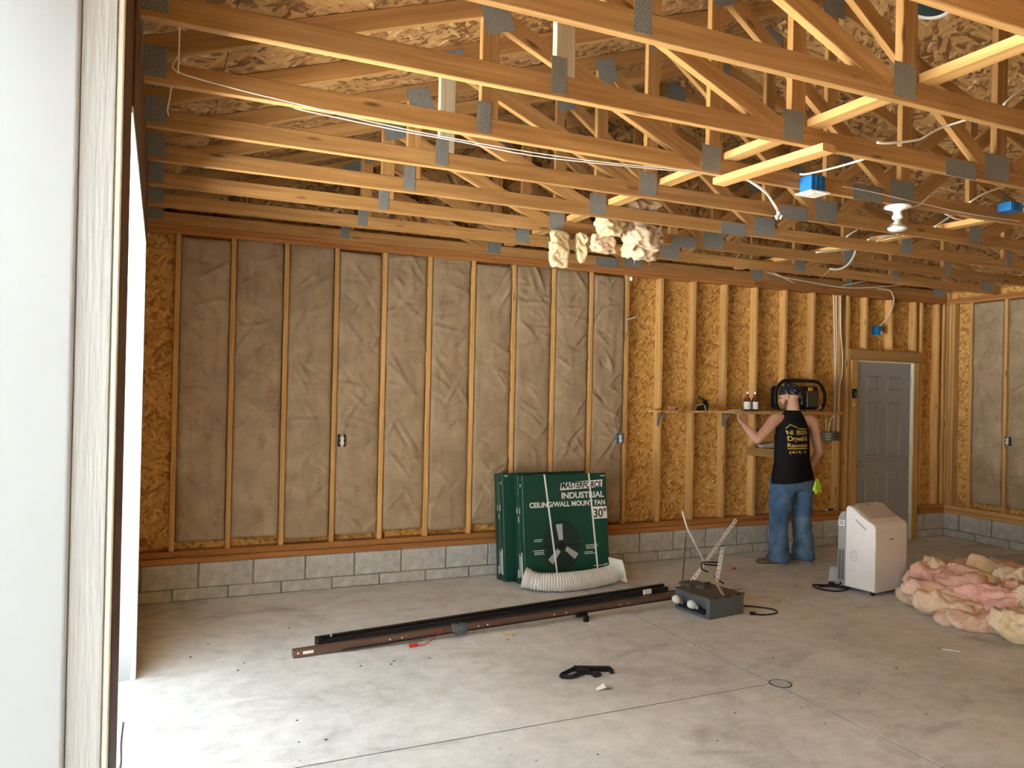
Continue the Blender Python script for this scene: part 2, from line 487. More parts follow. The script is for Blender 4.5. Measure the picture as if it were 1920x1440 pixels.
def stud(parent, Mx, xr, z0=Z_SILL, z1=Z_STUD, mat=None, d=SD):
    j = random.uniform(-0.003, 0.003)
    o = lumber('stud', (xr-ST/2, d/2+abs(j), z0), (xr-ST/2+j, d/2+abs(j), z1), ST, d, (0,-1,0), mat or M['stud'], None)
    return place(o, parent, Mx @ WM[o.name])
MBK = T((0, YB, 0))
sill(wall_back, MBK, -0.25, 7.155, M['plate']); sill(wall_back, MBK, 8.325, XR, M['plate'])
top_plates(wall_back, MBK, -0.25, XR)
SX = [0.127+0.4064*k for k in range(22)]
stud(wall_back, MBK, -0.20)
for k in range(18): stud(wall_back, MBK, SX[k], d=SD)
stud(wall_back, MBK, 7.155); stud(wall_back, MBK, 8.362)
for k in (18, 19, 20): stud(wall_back, MBK, SX[k], 2.235, Z_STUD)
stud(wall_back, MBK, SX[21]); stud(wall_back, MBK, 8.76)
lumber('corner_post', (XR+0.055, YB+0.045, Z_SILL0), (XR+0.055, YB+0.045, 2.98), 0.085, 0.105, (0, -1, 0), M['stud'], wall_back)
sill(wall_right, MR, 0.0, YB-YF, M['stud']); top_plates(wall_right, MR, 0.0, YB-YF)
RS = [0.045, 0.085, 0.311, 0.734] + [0.734+0.4064*k for k in range(1, 18)]
for s_ in RS: stud(wall_right, MR, s_+0.019)

# ---- sheathing, one panel each
def panel(parent, Mx, x0, x1, z0, z1, mat, t=0.012, name='osb_panel'):
    """panel whose local X Y lie in the wall plane (X along, Y up), front face at local z=0 facing +Z"""
    mb = MB(); mb.box((0, 0, -t), (x1-x0-0.004, z1-z0-0.004, 0), 0.001)
    P = Mx @ T((x0, 0, z0)) @ RX(math.radians(90))
    return obj(name, mb, mat, parent, P)
MSB = T((0, YB+SD, 0))
HX, HZ, HR = 4.262, 2.815, 0.016           # a hole bored through the back sheathing, daylight beyond
xs = [-0.30]; x = 0.089+0.019
while x < XR: xs.append(x); x += 1.2192
xs.append(XR+0.1)
for a, b in zip(xs[:-1], xs[1:]):
    for z0, z1 in ((0.30, 2.72), (2.72, 3.02)):
        segs = [(a, b, z0, z1)]
        if b > 7.23 and a < 8.25:
            segs = []
            if z0 < 1: segs = [(a, min(b, 7.23), z0, z1)] if a < 7.23 else []
            if z0 < 1 and b > 8.25: segs.append((max(a, 8.25), b, z0, z1))
            segs.append((max(a, 7.23), min(b, 8.25), max(z0, 2.14), z1))
            if z0 > 1: segs = [(a, b, z0, z1)]
        if a < HX < b and z0 < HZ < z1:
            segs = [(a, HX-HR, z0, z1), (HX+HR, b, z0, z1), (HX-HR, HX+HR, z0, HZ-HR), (HX-HR, HX+HR, HZ+HR, z1)]
        for sgm in segs: panel(wall_back, MSB, *sgm, M['osb_wall'])
# outer siding behind the sheathing
for sg in ((-0.45, HX-HR, 0.28, 2.95), (HX-HR, HX+HR, 0.28, HZ-HR), (HX-HR, HX+HR, HZ+HR, 2.95), (HX+HR, 7.20, 0.28, 2.95), (7.20, 8.28, 2.12, 2.95), (8.28, XR+0.25, 0.28, 2.95)):
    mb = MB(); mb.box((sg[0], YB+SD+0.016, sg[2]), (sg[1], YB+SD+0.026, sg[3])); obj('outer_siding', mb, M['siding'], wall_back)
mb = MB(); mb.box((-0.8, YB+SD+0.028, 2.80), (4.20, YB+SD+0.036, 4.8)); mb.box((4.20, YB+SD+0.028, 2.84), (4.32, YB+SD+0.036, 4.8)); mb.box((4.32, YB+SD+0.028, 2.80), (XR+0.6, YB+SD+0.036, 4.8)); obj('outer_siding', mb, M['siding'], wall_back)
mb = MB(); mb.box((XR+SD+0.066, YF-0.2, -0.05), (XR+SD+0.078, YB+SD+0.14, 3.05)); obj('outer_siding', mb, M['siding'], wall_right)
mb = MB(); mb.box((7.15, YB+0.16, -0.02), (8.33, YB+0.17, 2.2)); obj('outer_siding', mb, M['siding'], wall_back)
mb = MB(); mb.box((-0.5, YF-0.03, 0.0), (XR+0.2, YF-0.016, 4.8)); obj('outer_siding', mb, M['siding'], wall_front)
# unseen wall added beside the near opening to shade the left post and driveway
mb = MB(); mb.box((-9.0, -1.55, -0.02), (-0.31, -1.35, 5.4)); struct('wall_shade', mb, M['siding'])
# gable above the back wall and above the wall behind the camera
def gable(parent, y, flip):
    n = 8; xs_ = [-0.6 + (XR+0.35+0.6)*i/n for i in range(n+1)]
    if RIDGE not in xs_: xs_.append(RIDGE); xs_.sort()
    for a, b in zip(xs_[:-1], xs_[1:]):
        mb = MB(); za, zb = rafter_low(a)+0.12, rafter_low(b)+0.12
        mb.add([(0,0,0), (b-a-.003,0,0), (b-a-.003, zb-3.02, 0), (0, za-3.02, 0), (0,0,-.012), (b-a-.003,0,-.012), (b-a-.003, zb-3.02, -.012), (0, za-3.02, -.012)],
               [(0,1,2,3), (7,6,5,4), (0,4,5,1), (1,5,6,2), (2,6,7,3), (3,7,4,0)])
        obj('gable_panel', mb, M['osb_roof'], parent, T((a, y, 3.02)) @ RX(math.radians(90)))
gable(wall_back, YB+SD, 0)
gable(wall_front, YF, 0)
mb = MB(); mb.box((-0.3, -0.012, 0), (XR+0.1, 0.0, 3.02)); obj('osb_panel', mb, M['osb_wall'], wall_front, T((0, YF, 0)))
MSR = MR @ T((0, SD, 0))
xs = [0.0, 0.753, 0.753+1.2192]
while xs[-1] < YB-YF: xs.append(xs[-1]+1.2192)
for a, b in zip(xs[:-1], xs[1:]):
    for z0, z1 in ((0.30, 2.72), (2.72, 2.98)): panel(wall_right, MSR, a, b, z0, z1, M['osb_wall'])

# ---- kraft faced batts between the studs
def batt_mesh(w, h, seed, outlet=None):
    rnd = random.Random(seed); nx, nz = 26, 150
    cre = []
    for _ in range(int(46*h/2.4)):
        a = rnd.choice((-1, 1))*rnd.uniform(0.35, 1.15) if rnd.random() < .75 else rnd.uniform(-.3, .3)
        cre.append((rnd.uniform(0, w), rnd.uniform(0, h), math.cos(a), math.sin(a), rnd.uniform(.04, .20), rnd.uniform(.006, .016), rnd.uniform(.005, .020)*rnd.choice((1, 1, -1))))
    if outlet:
        for k in range(9):
            a = -PI/2 + PI*k/8 + rnd.uniform(-.15, .15)
            if outlet[0] > w/2: a = PI - a
            r_ = rnd.uniform(.10, .16)
            cre.append((outlet[0]+r_*math.cos(a), outlet[1]+r_*math.sin(a), math.cos(a), math.sin(a), rnd.uniform(.09, .16), .010, rnd.choice((-1, 1))*rnd.uniform(.006, .010)))
    mb = MB(); vs = []
    for j in range(nz+1):
        for i in range(nx+1):
            x_ = w*i/nx; z_ = h*j/nz
            e = min(x_, w-x_)
            edge = -0.018*math.exp(-(e/0.014)**1.5)
            d = 0.010*math.sin(PI*min(1, max(0, x_/w))) + edge + 0.006*noise.noise(Vector((x_*5+seed, z_*2.2, seed*1.3)))
            d += 0.005*noise.noise(Vector((x_*16, z_*9, seed*2.7+4)))
            for cx, cz, ca, sa, L, wd_, am in cre:
                dx, dz = x_-cx, z_-cz
                if abs(dx) > .26 or abs(dz) > .26: continue
                al = dx*ca+dz*sa; ac = -dx*sa+dz*ca + 0.25*al*al
                q = (al/L)**2
                if q > 4: continue
                d += am*math.exp(-q*1.3)*math.exp(-(ac/wd_)**2)*(1.0 - .8*ac/wd_)
            ee = min(z_, h-z_)
            d -= 0.012*math.exp(-ee/0.02)
            vs.append((x_, -d, z_))
    fs = [(j*(nx+1)+i, j*(nx+1)+i+1, (j+1)*(nx+1)+i+1, (j+1)*(nx+1)+i) for j in range(nz) for i in range(nx)]
    b0 = len(vs); vs += [(0, .05, 0), (w, .05, 0), (w, .05, h), (0, .05, h)]
    fs += [(b0, b0+3, b0+2, b0+1)]
    fs += [tuple([b0+1] + [i for i in range(nx, -1, -1)] + [b0]), tuple([b0+3] + [nz*(nx+1)+i for i in range(nx+1)] + [b0+2])]
    fs += [tuple([b0] + [j*(nx+1) for j in range(nz+1)] + [b0+3]), tuple([b0+2] + [j*(nx+1)+nx for j in range(nz, -1, -1)] + [b0+1])]
    mb.add(vs, fs); me = mb.mesh('insulation_batt'); me.materials.append(M['kraft'])
    for p in me.polygons: p.use_smooth = len(p.vertices) == 4
    return me
BW = 0.4064-ST-0.006
for k in range(10):
    z0 = 0.445 + random.uniform(-.02, .03); z1 = 2.835 if k % 3 else 2.81
    ou = None
    if k == 3: ou = (0.04, 1.23-z0)
    if k == 9: ou = (BW-0.06, 1.23-z0)
    me = batt_mesh(BW, z1-z0, 11+k*3, ou)
    obj('insulation_batt', me, None, wall_back, T((SX[k]+0.003, YB+0.008, z0)))
BRM = [batt_mesh(BW, 2.36, 71, (0.055, 0.79)), batt_mesh(BW, 2.36, 74), batt_mesh(BW, 2.36, 79)]
for i, s_ in enumerate(RS[2:-1]):
    w_ = RS[i+3]-s_-ST
    me = BRM[0] if i == 1 else BRM[1+i % 2]
    obj('insulation_batt', me, None, wall_right, MR @ T((s_+ST/2+0.003, 0.008, 0.46)))

# ---- left wall with two door openings (the near one is where one stands, the far one beyond the post)
D1, P0, P1, D2 = -1.0, 2.0, 2.5, 4.9      # near opening D1..P0, post P0..P1, far opening P1..D2
ZH = 2.47; ZN = 2.86        # heads of the far and near openings
mb = MB(); mb.box((-0.30, D2+0.02, 0), (XL, YB+0.1, 2.98)); obj('wall_panel', mb, M['osb_wall'], wall_left)
mb = MB(); mb.box((-0.30, YF, 0), (XL, D1, 2.98)); obj('wall_panel', mb, M['osb_wall'], wall_left)
mb = MB(); mb.box((-0.30, P1-0.03, ZH+0.02), (XL+0.03, D2+0.02, 2.90)); obj('header', mb, M['darkwood'], wall_left)
mb = MB(); mb.box((-0.285, P0+0.03, 0), (XL+0.02, P1-0.02, 2.98)); obj('post', mb, M['osb_wall'], wall_left)
# white embossed trim board, its edge bead, dark raw jamb and the smooth white cladding on the near post
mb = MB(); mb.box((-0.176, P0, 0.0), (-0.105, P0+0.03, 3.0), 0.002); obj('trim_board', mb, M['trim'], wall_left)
mb = MB(); mb.box((-0.104, P0+0.004, 0.0), (-0.090, P0+0.03, 3.0), 0.003); obj('trim_bead', mb, M['cream'], wall_left)
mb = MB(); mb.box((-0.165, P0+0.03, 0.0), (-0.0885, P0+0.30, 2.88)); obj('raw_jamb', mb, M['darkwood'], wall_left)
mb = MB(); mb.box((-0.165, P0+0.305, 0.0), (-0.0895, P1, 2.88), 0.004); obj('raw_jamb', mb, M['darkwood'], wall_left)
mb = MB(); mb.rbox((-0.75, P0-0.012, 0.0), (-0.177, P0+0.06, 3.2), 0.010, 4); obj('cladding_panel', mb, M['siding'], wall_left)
# far jamb of the far opening and the white head lining
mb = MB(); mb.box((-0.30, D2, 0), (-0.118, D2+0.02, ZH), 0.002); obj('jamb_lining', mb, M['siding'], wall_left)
mb = MB(); mb.rbox((-0.117, D2-0.006, 0), (-0.086, D2+0.04, ZH), 0.006, 2); obj('jamb_stop', mb, M['white'], wall_left)
mb = MB(); mb.box((-0.30, P1, ZH), (-0.086, D2+0.02, ZH+0.02), 0.002); obj('head_lining', mb, M['cream'], wall_left)
mb = MB(); mb.box((-0.30, D1, ZN), (-0.19, P0-0.02, 2.90), 0.002); obj('head_lining', mb, M['cream'], wall_left)
mb = MB(); mb.box((-0.125, P1, ZH+0.02), (-0.083, D2+0.02, 2.89)); obj('header', mb, M['darkwood'], wall_left)

# ---- roof deck
ceiling = struct('ceiling')
SL = math.atan(1/3)
def deck(side):
    L = (RIDGE+0.75)/math.cos(SL)
    n = 5; w_ = L/n
    for i in range(n):
        y = YF-0.3 - (1.2192 if i % 2 else 0)
        while y < YB+0.5:
            y1 = min(y+2.438, YB+0.5); y0 = max(y, YF-0.3)
            if y1-y0 > 0.05:
                mb = MB(); mb.box((0, 0, 0), (w_-0.004, y1-y0-0.004, 0.012), 0.001)
                if side < 0: Mx = T((-0.75, y0, 3.014-0.75/3+0.0945)) @ RY(-SL) @ T((i*w_, 0, 0))
                else: Mx = T((2*RIDGE+0.75, y0, 3.014-0.75/3+0.0945)) @ RY(SL) @ T((-(i+1)*w_, 0, 0))
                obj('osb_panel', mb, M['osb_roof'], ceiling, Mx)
            y += 2.438
deck(-1); deck(1)
mb = MB(); mb.box((-0.75, YF-0.3, 2.60), (-0.32, YB+0.5, 2.64)); obj('shade_soffit', mb, M['siding'], ceiling)  # unseen soffit put in to cut sky light on the post and near floor
mb = MB(); mb.prism([(-0.95, 2.95), (-0.7, 2.95), (RIDGE, rafter_low(RIDGE)+0.125), (2*RIDGE+0.7, 2.95), (2*RIDGE+0.95, 2.95), (RIDGE, rafter_low(RIDGE)+0.22)], YF-0.35, YB+0.55)
obj('roofing', mb, M['black'], ceiling)
# strip between plate and roof over the side walls
mb = MB(); mb.box((-0.32, YF, 2.90), (-0.30, YB, 3.02)); obj('eave_block', mb, M['plate'], wall_left)
mb = MB(); mb.box((XR+0.09, YF, 2.90), (XR+0.11, YB, 3.02)); obj('eave_block', mb, M['plate'], wall_right)

# ================================================================== roof trusses
def truss():
    r = thing('roof_truss', '', 'roof truss', (0, 0, 2.9), 'roof trusses across the open ceiling')
    B = T((0, 0, 0)); y = ST/2
    def web(n, p0, p1, h=SD, mat=None, cuts=(0,0)):
        return lumber(n, (p0[0], y, p0[1]), (p1[0], y, p1[1]), ST, h, (0,0,1) if abs(p1[0]-p0[0]) > .3 else (1,0,0), mat or M['truss'], r, cuts)
    zc = 2.945
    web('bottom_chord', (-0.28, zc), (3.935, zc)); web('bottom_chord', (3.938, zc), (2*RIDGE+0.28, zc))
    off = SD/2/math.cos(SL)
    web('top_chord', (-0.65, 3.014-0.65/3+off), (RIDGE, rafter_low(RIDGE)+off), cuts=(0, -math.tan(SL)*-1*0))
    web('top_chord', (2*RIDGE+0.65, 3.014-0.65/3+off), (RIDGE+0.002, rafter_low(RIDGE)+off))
    for x in (1.415, 2.765, RIDGE, 2*RIDGE-2.765, 2*RIDGE-1.415):
        web('vertical_web', (x, 2.9905), (x, rafter_low(x)-(0.016 if x != RIDGE else 0.02)), mat=M['greywood'] if x == 1.415 and False else None)
    for sgn in (1, -1):
        f = lambda x: RIDGE + sgn*(x-RIDGE)
        web('diagonal_web', (f(1.50), 3.470), (f(2.66), 2.965), SD)
        web('diagonal_web', (f(2.85), 3.905), (f(4.14), 2.985), SD)
    def plate(x, z, w_, h_, a=0):
        mb = MB(); mb.box((-w_/2, -0.002, -h_/2), (w_/2, 0.0, h_/2))
        obj('gusset_plate', mb, M['galv'], r, T((x, -0.0005, z)) @ RY(a))
    for sgn in (1, -1):
        f = lambda x: RIDGE + sgn*(x-RIDGE)
        plate(f(1.385), 2.99, 0.072, 0.15); plate(f(2.735), 2.985, 0.125, 0.14)
        plate(f(1.445), 3.485, 0.15, 0.15, -SL*sgn); plate(f(2.79), 3.92, 0.15, 0.16, -SL*sgn)
        plate(f(-0.10), 2.985, 0.20, 0.125)
    plate(4.222, 2.985, 0.20, 0.14); plate(3.925, 2.935, 0.245, 0.09)
    plate(RIDGE, rafter_low(RIDGE)+0.0, 0.2, 0.16)
    return r
TR = truss()
ords = ['roof truss bearing directly on the insulated back wall', 'first roof truss in front of the back wall', 'second roof truss in front of the back wall',
        'third roof truss from the back wall, fluffy scraps draped on it', 'fourth roof truss from the back wall, middle of the ceiling',
        'fifth roof truss from the back wall, with a white cord strung along it', 'sixth roof truss from the back wall, second fully seen from the camera',
        'nearest roof truss whose bottom chord crosses the whole top of view', 'nearest roof truss, only its chord showing at the top right corner', 'roof truss overhead just past the top right corner']
for k, lb in enumerate(ords):
    Mx = T((0, YB-0.6096*k, 2.9))
    lab = 'orange-brown wooden ' + lb
    if k == 0: place(TR, None, Mx); TR['label'] = lab
    else: dup(TR, Mx, lab)

# the tall first vertical of the two nearest trusses stands a little further right
for o in [o for o in bpy.data.objects if o.name.startswith('roof_truss')]:
    k = round((YB - WM[o.name].translation.y)/0.6096)
    for ch in o.children:
        x = ch.matrix_basis.translation.x
        if k in (6, 7) and ch.name.startswith(('vertical_web', 'gusset_plate')) and 1.3 < x < 1.43 and ch.matrix_basis.translation.z < 0.3:
            ch.matrix_basis = T((0.085, 0, 0)) @ ch.matrix_basis
        if k in (4, 6) and ch.name.startswith('vertical_web') and 1.3 < x < 1.6:
            ch.material_slots[0].link = 'OBJECT'; ch.material_slots[0].material = M['greywood']

# ================================================================== door in the back wall
door = struct('door_1', None, None, None, T((7.735, YB, 0)))
mb = MB(); mb.box((7.276, YB+0.030, 0.012), (8.194, YB+0.072, 2.085), 0.002); obj('door_slab', mb, M['doorgrey'], door)
for x0, x1 in ((7.455, 7.680), (7.805, 8.030)):
    for z0, z1 in ((1.755, 1.925), (0.985, 1.625), (0.24, 0.805)):
        mb = MB(); r = 0.022; f = YB+0.030
        def ring(i0, i1, d0, d1):
            a = [(x0+i0, f-d0, z0+i0), (x1-i0, f-d0, z0+i0), (x1-i0, f-d0, z1-i0), (x0+i0, f-d0, z1-i0)]
            b = [(x0+i1, f-d1, z0+i1), (x1-i1, f-d1, z0+i1), (x1-i1, f-d1, z1-i1), (x0+i1, f-d1, z1-i1)]
            mb.add(a+b, [(i, (i+1) % 4, 4+(i+1) % 4, 4+i) for i in range(4)])
        ring(0, 0.010, 0.0005, 0.010); ring(0.010, 0.026, 0.010, 0.001); ring(0.026, 0.045, 0.001, 0.007)
        i = 0.045; mb.add([(x0+i, f-.007, z0+i), (x1-i, f-.007, z0+i), (x1-i, f-.007, z1-i), (x0+i, f-.007, z1-i)], [(0,1,2,3)])
        obj('door_panel', mb, M['doorgrey'], door)
kn = MB(); kn.lathe([(0.032, 0), (0.032, 0.006), (0.012, 0.010), (0.012, 0.035), (0.024, 0.042), (0.028, 0.056), (0.022, 0.068), (0, 0.072)], 16)
M['brass'] = plain('satin_nickel', (0.50, 0.47, 0.42), 0.3, 0.9, 0.5)
obj('door_knob', kn, M['brass'], door, T((7.335, YB+0.030, 0.905)) @ RX(math.radians(90)), True)
for z in (1.875, 1.07, 0.25):
    mb = MB(); mb.box((8.185, YB+0.016, z-0.05), (8.215, YB+0.031, z+0.05), 0.002); mb.tube([(8.199, YB+0.012, z-0.05), (8.199, YB+0.012, z+0.05)], 0.007, 8)
    obj('hinge', mb, M['steel'], door)
for p0, p1, w in (((7.228, 0.0), (7.228, 2.10), 0.088), ((8.244, 0.0), (8.244, 2.10), 0.088)):
    lumber('door_jamb', (p0[0], YB+0.035, p0[1]), (p1[0], YB+0.035, p1[1]), w, 0.11, (0,-1,0), M['casing'], door)
lumber('door_head', (7.13, YB+0.025, 2.162), (8.325, YB+0.025, 2.162), 0.12, 0.122, (0,0,1), M['casing'], door)
mb = MB()
mb.box((7.2725, YB-0.012, 0.0), (7.278, YB+0.03, 2.098)); mb.box((8.193, YB-0.012, 0.0), (8.1995, YB+0.03, 2.098)); mb.box((7.2725, YB-0.012, 2.087), (8.1995, YB+0.03, 2.100))
obj('weather_strip', mb, M['cream'], door)

def attach(name, label, cat, loc, group=None): return thing(name, label, cat, loc, group)
t = attach('door_keypad', 'small black keypad box on the wood jamb left of the grey door', 'keypad', (7.207, YB-0.02, 1.72))
mb = MB(); mb.rbox((7.180, YB-0.046, 1.665), (7.234, YB-0.0205, 1.772), 0.005, 2); obj('case', mb, M['black'], t)
mb = MB(); mb.box((7.190, YB-0.0475, 1.675), (7.224, YB-0.046, 1.74)); obj('key_field', mb, M['darkgrey'], t)
t = attach('door_button', 'tiny cream push button below the black keypad', 'button', (7.205, YB-0.02, 1.59))
mb = MB(); mb.rbox((7.188, YB-0.034, 1.574), (7.224, YB-0.0205, 1.606), 0.004, 2); obj('case', mb, M['cream'], t)
mb = MB(); mb.lathe([(0.006, 0), (0.006, 0.004), (0, 0.005)], 10); obj('push_button', mb, M['white'], t, T((7.206, YB-0.034, 1.59)) @ RX(math.radians(90)))

# ================================================================== electrical boxes
def receptacle(name, label, boxmat, Mx, w=0.058, h=0.10, d=0.07, side=True):
    """Mx: origin at the box centre on the stud face, local -Y towards the room"""
    t = thing(name, label, 'outlet', Mx.translation); t.matrix_basis = Mx; WM[t.name] = Mx
    mb = MB(); x, z, e = w/2, h/2, 0.004
    mb.box((-x, -0.012, -z), (-x+e, d, z)); mb.box((x-e, -0.012, -z), (x, d, z)); mb.box((-x+e, -0.012, -z), (x-e, d, -z+e)); mb.box((-x+e, -0.012, z-e), (x-e, d, z)); mb.box((-x+e, d-e, -z+e), (x-e, d, z-e))
    obj('box', mb, boxmat, t, Mx)
    rc = MB(); n = 14
    for s_ in (-1, 1):
        prof = [(0.0165*math.cos(2*PI*i/n), s_*0.0195+0.0155*math.sin(2*PI*i/n)) for i in range(n)]
        rc.prism(prof, -0.022, -0.004)
    rc.box((-0.009, -0.018, -0.012), (0.009, -0.004, 0.012))
    r_ = obj('receptacle', rc, M['white'], t, Mx)
    sl = MB()
    for s_ in (-1, 1):
        sl.box((-0.007, -0.0226, s_*0.0195-0.004), (-0.005, -0.0221, s_*0.0195+0.005)); sl.box((0.005, -0.0226, s_*0.0195-0.004), (0.007, -0.0221, s_*0.0195+0.004)); sl.box((-0.002, -0.0226, s_*0.0195-0.010), (0.002, -0.0221, s_*0.0195-0.007))
    obj('slots', sl, M['black'], r_, Mx)
    mb = MB(); mb.box((-0.010, -0.014, 0.038), (0.010, -0.010, 0.052)); mb.box((-0.010, -0.014, -0.052), (0.010, -0.010, -0.038)); obj('mounting_strap', mb, M['steel'], t, Mx)
    return t
receptacle('wall_outlet', 'dark outlet box with white sockets on the fourth stud of the papered wall', M['black'], T((1.392, YB-0.012, 1.232)))
receptacle('wall_outlet', 'blue outlet box with white sockets at the right end of the papered wall', M['blue'], T((4.102, YB-0.012, 1.230)))
receptacle('wall_outlet', 'dark teal outlet box with white sockets on the right side wall', plain('teal_plastic', (0.01, 0.07, 0.10), 0.4), Matrix(((0,1,0,XR-0.012), (-1,0,0,5.712), (0,0,1,1.215), (0,0,0,1))))
for x, lb in ((6.838, 'grey metal switch box under the shelf end, left one of the pair'), (6.962, 'grey metal switch box with sockets, right one of the pair by the cables')):
    t = thing('metal_box', lb, 'electrical box', (x, YB, 1.232))
    M.setdefault('boxgrey', plain('box_grey_metal', (0.20, 0.21, 0.17), 0.5, 0.4))
    mb = MB(); mb.box((x-0.055, YB-0.018, 1.180), (x+0.055, YB+0.03, 1.284), 0.006); obj('box', mb, M['boxgrey'], t)
    mb = MB(); mb.box((x-0.040, YB-0.022, 1.192), (x+0.040, YB-0.0185, 1.272), 0.002); obj('cover', mb, M['steel'] if x < 6.9 else M['black'], t)
    mb = MB()
    for dz in (-0.018, 0.018):
        for dx in (-0.018, 0.018): mb.box((x+dx-0.010, YB-0.025, 1.232+dz-0.012), (x+dx+0.010, YB-0.0221, 1.232+dz+0.012), 0.002)
    obj('sockets', mb, M['boxgrey'], t)
t = thing('switch_box', 'bright blue switch box hung above the grey door', 'electrical box', (7.632, YB+0.03, 2.46))
mb = MB(); mb.rbox((7.600, YB-0.005, 2.410), (7.664, YB+0.085, 2.512), 0.005, 2); obj('box', mb, M['blue'], t)
mb = MB(); mb.box((7.634, YB-0.012, 2.418), (7.658, YB-0.0055, 2.450), 0.002); obj('toggle', mb, M['white'], t)

# ================================================================== ceiling fixtures
Y5 = YB-0.6096*5; Y6 = YB-0.6096*6; Y4 = YB-0.6096*4
o = lumber('ceiling_block', (2.838, Y5+0.06, 2.8805), (2.893, Y6-0.07, 2.8805), SD, ST, (0,0,1), M['bright'])
tag(o, 'short pale board nailed under two truss chords near the blue box', 'board')
for x, lab, z in ((2.868, 'long pale flat brace laid along the trusses left of the bulb', 3.011), (5.50, 'flat wooden brace laid along the trusses right of the bulb', 3.011)):
    o = lumber('lateral_brace', (x, 0.7, z), (x, YB-0.02, z), SD, 0.040, (0,0,1), M['bright']); tag(o, lab, 'brace', 'lateral braces')
t = thing('ceiling_box', 'blue junction box with white plate on the truss beside the bulb', 'electrical box', (3.427, Y5-0.045, 2.91))
mb = MB(); mb.rbox((3.372, Y5-0.095, 2.868), (3.482, Y5-0.002, 2.962), 0.006, 2); mb.box((3.405, Y5-0.099, 2.87), (3.411, Y5-0.095, 2.96)); mb.box((3.443, Y5-0.099, 2.87), (3.449, Y5-0.095, 2.96)); obj('box', mb, M['blue'], t)
mb = MB(); mb.rbox((3.352, Y5-0.115, 2.858), (3.502, Y5+0.012, 2.8675), 0.003, 2); obj('cover_plate', mb, M['white'], t)
mb = MB(); mb.box((3.395, Y5-0.085, 2.8545), (3.46, Y5-0.035, 2.8578), 0.001); obj('socket_face', mb, M['cream'], t)
t = thing('lamp_holder', 'white porcelain lamp holder with a clear reflector bulb under a truss', 'lamp', (4.212, Y5+0.02, 2.898))
mb = MB(); mb.lathe([(0.0, 0.0), (0.072, 0.0), (0.078, -0.006), (0.076, -0.014), (0.050, -0.022), (0.030, -0.030), (0.025, -0.040), (0.024, -0.056), (0.030, -0.062), (0.033, -0.074), (0.030, -0.080), (0.027, -0.084), (0, -0.084)], 24)
obj('porcelain_base', mb, M['white'], t, T((4.212, Y5+0.02, 2.898)), True)
M['bulbglass'] = plain('silvered_bulb_glass', (0.60, 0.57, 0.50), 0.12, 0.75, 0.6)
M['frost'] = plain('frosted_glass', (0.70, 0.72, 0.72), 0.25, 0.0, 0.5)
mb = MB(); mb.lathe([(0.020, -0.085), (0.022, -0.098), (0.036, -0.112), (0.054, -0.128), (0.0585, -0.140)], 24); obj('bulb_reflector', mb, M['bulbglass'], t, T((4.212, Y5+0.02, 2.898)), True)
mb = MB(); mb.lathe([(0.0585, -0.1405), (0.055, -0.150), (0.040, -0.158), (0.018, -0.162), (0, -0.163)], 24); obj('bulb_face', mb, M['frost'], t, T((4.212, Y5+0.02, 2.898)), True)
t = thing('junction_box', 'small blue junction box atop a truss chord at the right edge', 'electrical box', (5.19, Y5-0.05, 3.0))
mb = MB(); mb.rbox((5.13, Y5-0.10, 2.955), (5.255, Y5-0.003, 3.015), 0.006, 2); obj('box', mb, M['blue'], t)
mb = MB(); mb.box((5.150, Y5-0.104, 2.962), (5.158, Y5-0.1005, 3.008)); mb.box((5.226, Y5-0.104, 2.962), (5.234, Y5-0.1005, 3.008)); obj('clip', mb, M['blue'], t)
# roof vent
t = thing('roof_vent', 'dark round roof vent with a pale rim near the ridge', 'vent', (4.72, 3.66, rafter_low(4.72)+0.09))
vx, vy = 4.72, 3.66; Mv = T((vx, vy, rafter_low(vx)+0.092)) @ RY(SL)
mb = MB(); mb.lathe([(0.13, 0.0), (0.145, -0.004), (0.15, -0.012), (0.14, -0.018), (0.125, -0.012), (0.125, 0.0)], 28); obj('rim', mb, M['white'], t, Mv, True)
mb = MB(); mb.lathe([(0.124, -0.006), (0.06, -0.012), (0, -0.014)], 28); obj('screen', mb, plain('vent_screen', (0.02, 0.05, 0.055), 0.5), t, Mv, True)

# ================================================================== cables and cords
def cable(name, label, pts, r, mat=None, cat='cable', n=6, parent=None, k=4):
    mb = MB(); mb.tube(smooth_pts(pts, k), r, n)
    o = obj(name, mb, mat or M['cable'], parent, None, True)
    if not parent: tag(o, label, cat)
    return o
M['cord'] = plain('white_cord', (0.82, 0.78, 0.68), 0.6)
cable('pull_cord', 'white cord strung along the fifth truss from a drop at left', [(0.035,3.400,3.0),(0.035,3.400,2.99),(0.035,3.400,2.939),(0.256,3.400,2.909),(0.514,3.400,2.889),(0.838,3.400,2.864),(1.136,3.400,2.851),(1.626,3.400,2.843),(2.078,3.400,2.854),(2.542,3.400,2.881),(2.820,3.45,2.898)], 0.0028, M['cord'], 'cord')
cable('pull_cord', 'second white cord sagging just under the first along the truss', [(0.500,3.455,2.897),(0.518,3.420,2.874),(0.700,3.420,2.864),(0.991,3.420,2.851),(1.222,3.420,2.847),(1.636,3.420,2.834),(2.091,3.420,2.852),(2.557,3.420,2.879),(2.62,3.455,2.897)], 0.0026, M['cord'], 'cord')
cable('string', 'short string dangling from a truss by the left wall', [(0.018,3.46,2.90),(0.012,3.455,2.84),(0.006,3.45,2.80),(0.010,3.45,2.77)], 0.003, M['cord'], 'string')
cable('string', 'long vertical string drop at the left end of the cord', [(0.036, Y6+0.02, 2.899), (0.036, 2.87, 2.82), (0.035, 2.872, 2.74)], 0.0026, M['cord'], 'string')
M['greywire'] = plain('grey_wire', (0.22, 0.19, 0.17), 0.6)
